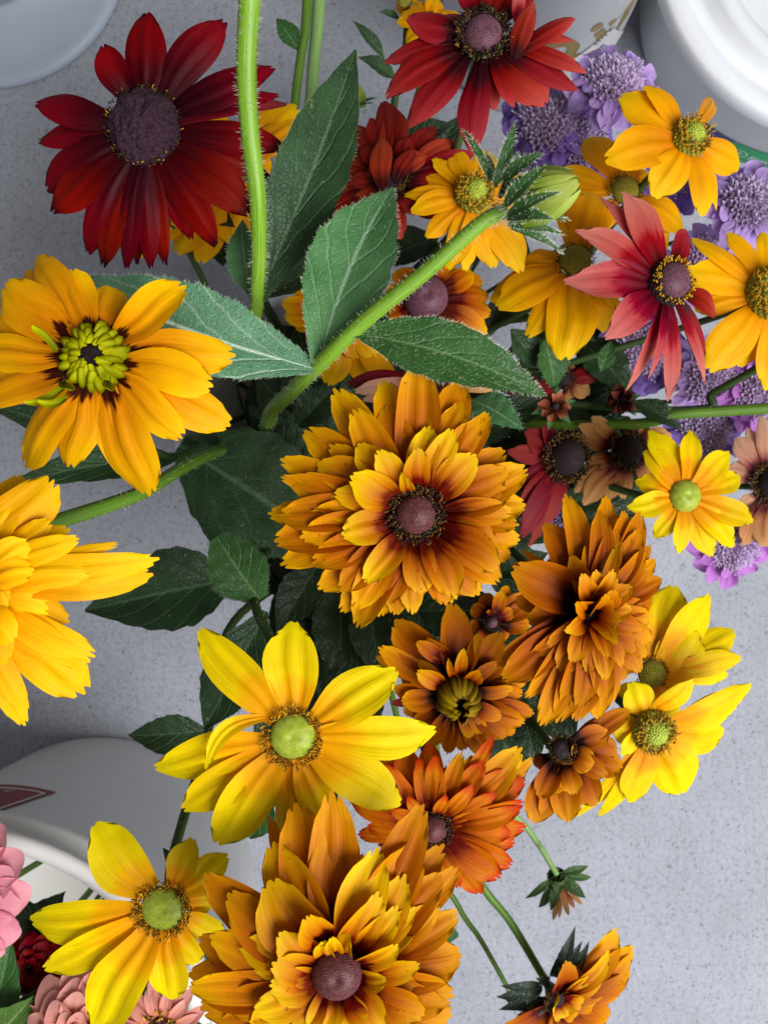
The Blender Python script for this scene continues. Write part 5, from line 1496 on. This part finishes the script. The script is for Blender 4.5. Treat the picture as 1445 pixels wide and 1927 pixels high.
for k, (lab_, lst) in enumerate((  # leaves added to darken the shaded gaps between the flowers
        ('added dark leafy sprig darkening the gap left of the central bronze double', [((560, 900), (470, 760), .44), ((570, 940), (470, 860), .45), ((600, 1000), (500, 980), .45), ((560, 800), (640, 720), .44), ((590, 830), (480, 700), .46)]),
        ('added dark leafy sprig darkening the gap above the large lemon daisy', [((600, 1060), (520, 1190), .43), ((620, 1100), (560, 1260), .44), ((640, 1090), (640, 1290), .43), ((620, 1040), (540, 1090), .45), ((560, 1200), (470, 1290), .44), ((570, 1250), (480, 1400), .45)]),
        ('added dark leafy sprig darkening the gap between the olive centred and central bronze flowers', [((690, 1120), (720, 1280), .42), ((720, 1130), (800, 1180), .41), ((670, 1150), (680, 1360), .43), ((780, 1150), (960, 1150), .42), ((640, 1200), (700, 1420), .44), ((700, 1380), (650, 1500), .42), ((690, 1400), (760, 1440), .42), ((640, 1350), (640, 1480), .44)]),
        ('added dark leafy sprig darkening the gap under the domed bronze double', [((920, 1200), (1010, 1330), .41), ((930, 1250), (1010, 1420), .42), ((900, 1300), (985, 1480), .42), ((960, 1180), (1080, 1400), .43), ((940, 1080), (1030, 1040), .42), ((980, 1330), (1010, 1440), .40), ((960, 1380), (940, 1260), .42), ((1000, 1300), (1060, 1400), .41), ((900, 1080), (780, 1110), .41)]),
        ('added dark leafy sprig darkening the gap behind the wine red coneflower', [((930, 820), (990, 950), .47), ((950, 800), (1070, 830), .48), ((930, 860), (960, 1030), .47), ((1000, 760), (1120, 800), .48), ((960, 700), (1060, 690), .47), ((1050, 870), (1130, 980), .48)]),
        ('added dark leafy sprig darkening the gap below the crimson and salmon coneflower', [((1060, 740), (1170, 700), .485), ((1080, 760), (1200, 760), .49), ((1100, 800), (1230, 850), .49), ((1060, 800), (1150, 880), .485), ((1090, 700), (1150, 600), .49), ((1120, 730), (1260, 720), .50), ((1010, 760), (1110, 820), .485)]),
        ('added dark leafy sprig darkening the gap between tan and lemon flowers', [((1090, 900), (1220, 940), .495), ((1080, 930), (1200, 1000), .495), ((1120, 880), (1260, 880), .50), ((1060, 950), (1120, 1040), .49), ((1150, 860), (1290, 830), .50)]),
        ('added dark leafy sprig darkening the gap under the yellow daisies', [((1030, 520), (930, 560), .46), ((980, 560), (900, 620), .46), ((1060, 600), (1000, 680), .47), ((1000, 620), (1120, 640), .46), ((1040, 560), (1160, 520), .46), ((900, 420), (1000, 480), .46), ((820, 450), (700, 500), .45), ((1090, 640), (1190, 740), .47), ((820, 300), (860, 220), .46)]),
        ('added dark leafy sprig darkening the gap round the rust red double', [((640, 460), (560, 520), .43), ((660, 520), (600, 560), .44), ((620, 560), (520, 520), .44), ((700, 420), (640, 330), .45), ((760, 280), (850, 230), .45)]))):
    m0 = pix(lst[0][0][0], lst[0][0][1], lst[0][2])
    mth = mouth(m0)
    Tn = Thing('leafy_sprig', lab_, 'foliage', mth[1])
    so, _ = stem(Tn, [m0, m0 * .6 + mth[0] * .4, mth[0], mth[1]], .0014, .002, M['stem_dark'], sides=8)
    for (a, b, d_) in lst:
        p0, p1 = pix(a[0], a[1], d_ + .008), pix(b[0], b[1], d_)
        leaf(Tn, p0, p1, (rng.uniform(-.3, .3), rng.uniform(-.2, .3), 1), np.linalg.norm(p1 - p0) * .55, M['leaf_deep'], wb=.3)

# ------------------------------------------------------------------ flowers standing in the pail at the lower left
def pail_flower(label, px, py, d, rpx, mat, rings, tilt=(0, 0), disc=None, round_=True, wf=.5, cat='flower', name='zinnia_flower'):
    C = pix(px, py, d)
    n = unit(A(tilt[0], tilt[1], 1))
    r = rpx * d / F
    foot_ = A(PC[0] + (C[0] - PC[0]) * .6, PC[1] + (C[1] - PC[1]) * .6, .0125)
    dxy = A(C[0] - PC[0], C[1] - PC[1])
    q = min(1.0, .135 / max(1e-6, np.linalg.norm(dxy)))
    mid = A(PC[0] + dxy[0] * q, PC[1] + dxy[1] * q, min(P_H - .01, C[2] - .02))
    foot_ = A(PC[0] + dxy[0] * q * .6, PC[1] + dxy[1] * q * .6, .0125)
    T = Thing(name, label, cat, foot_)
    T.C, T.n = C, n
    fr = frame(n)
    for ring, (cnt, ri, ro, hi, ho, w) in enumerate(rings):
        for k in range(cnt):
            a = 6.283 * (k + rng.uniform(-.18, .18)) / cnt + ring * .37
            d1 = fr[0] * math.cos(a) + fr[1] * math.sin(a)
            petal(T, C + d1 * r * ri + n * r * hi, C + d1 * r * ro * rng.uniform(.93, 1.05) + n * r * (ho + rng.uniform(-.04, .04)), n, r * w, M[mat], arch=.12, curl=-.10, cup=rng.uniform(.05, .22), tip='round', wb=.5, wt=.8, peak=.7, groove=.03, nu=8)
    if disc:
        dome(T, C, n, r * .28, r * .2, M['cone_maroon'], bumps=80)
        stamens(T, C, n, r * .3, 90, [M['pollen'], M['pollen_brown']], r * .16, h=r * .12, spread=.35, thick=r * .02)
    V, Fc, UV = tube_data(np.array([C + n * r * .05, C - n * r * .15, C - n * r * .3]), r * .3, .002, 12)
    T.part('receptacle', V, Fc, M['receptacle'], UV)
    so, _ = stem(T, [C - n * r * .28, (C + mid) / 2 - A(0, 0, .004), mid, foot_], .002, .002, M['stem'])
    T.stem = so
    return T


full = [(11, .15, 1.0, .0, -.08, .56), (10, .12, .82, .08, .12, .52), (8, .10, .62, .14, .28, .46), (6, .06, .42, .18, .40, .36), (4, .03, .24, .20, .46, .26)]
pail_flower('rose pink layered double flower rising over the rim of the white pail', -75, 1690, .40, 135, 'pink', full, (.10, .1))
TF = pail_flower('blush pink layered double flower tucked under the lower lemon daisy', 150, 1930, .405, 110, 'blush', full, (.1, .1))
pail_flower('blush flower with an open golden centre under the lemon daisy petals', 305, 1935, .40, 95, 'blush', [(14, .22, 1.0, .0, .06, .26), (12, .2, .8, .06, .16, .24)], (.0, .15), disc=True)
pail_flower('burgundy flower in shade between the pink flowers', 60, 1815, .425, 62, 'maroon', full[:4], (.1, .1))
TZ = pail_flower('green leafy flower stem with one brown edged leaf in the white pail', -20, 1905, .43, 30, 'blush', full[:2], (.1, .1), name='leafy_zinnia')
M['leaf_bright'] = leaf_mat('leaf_bright', col(50, 84, 24), col(78, 112, 40), col(126, 150, 84), nveins=5)
for (x0, y0, x1, y1, w, mt, dz) in ((-10, 1930, 20, 1775, .026, 'leaf_green', .408), (20, 1950, 98, 1852, .030, 'leaf_dark', .412), (-20, 1960, 60, 1880, .030, 'leaf_bright', .402), (10, 1830, -40, 1800, .022, 'leaf_green', .41)):
    leaf(TZ, pix(x0, y0, dz + .012), pix(x1, y1, dz), (.1, -.1, 1), w, M[mt], fold=.2, parent=TZ.stem, wb=.4)

# dark leaves added to dim the bright inside of the pail
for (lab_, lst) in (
        ('added dark leafy sprig darkening the white pail below its rim', [((60, 1860), (150, 1740), .47), ((150, 1880), (250, 1770), .47), ((120, 1830), (60, 1730), .48), ((220, 1900), (340, 1830), .46), ((180, 1840), (300, 1740), .49), ((110, 1760), (20, 1690), .478), ((60, 1780), (120, 1680), .48), ((150, 1780), (200, 1690), .482), ((60, 1760), (10, 1740), .478), ((200, 1800), (260, 1740), .482)]),
        ('added dark leafy sprig darkening the gap between the blush flowers inside the white pail', [((250, 1930), (390, 1880), .46), ((240, 1890), (200, 1780), .48), ((330, 1930), (420, 1940), .46), ((80, 1930), (220, 1850), .46), ((300, 1860), (400, 1800), .49)])):
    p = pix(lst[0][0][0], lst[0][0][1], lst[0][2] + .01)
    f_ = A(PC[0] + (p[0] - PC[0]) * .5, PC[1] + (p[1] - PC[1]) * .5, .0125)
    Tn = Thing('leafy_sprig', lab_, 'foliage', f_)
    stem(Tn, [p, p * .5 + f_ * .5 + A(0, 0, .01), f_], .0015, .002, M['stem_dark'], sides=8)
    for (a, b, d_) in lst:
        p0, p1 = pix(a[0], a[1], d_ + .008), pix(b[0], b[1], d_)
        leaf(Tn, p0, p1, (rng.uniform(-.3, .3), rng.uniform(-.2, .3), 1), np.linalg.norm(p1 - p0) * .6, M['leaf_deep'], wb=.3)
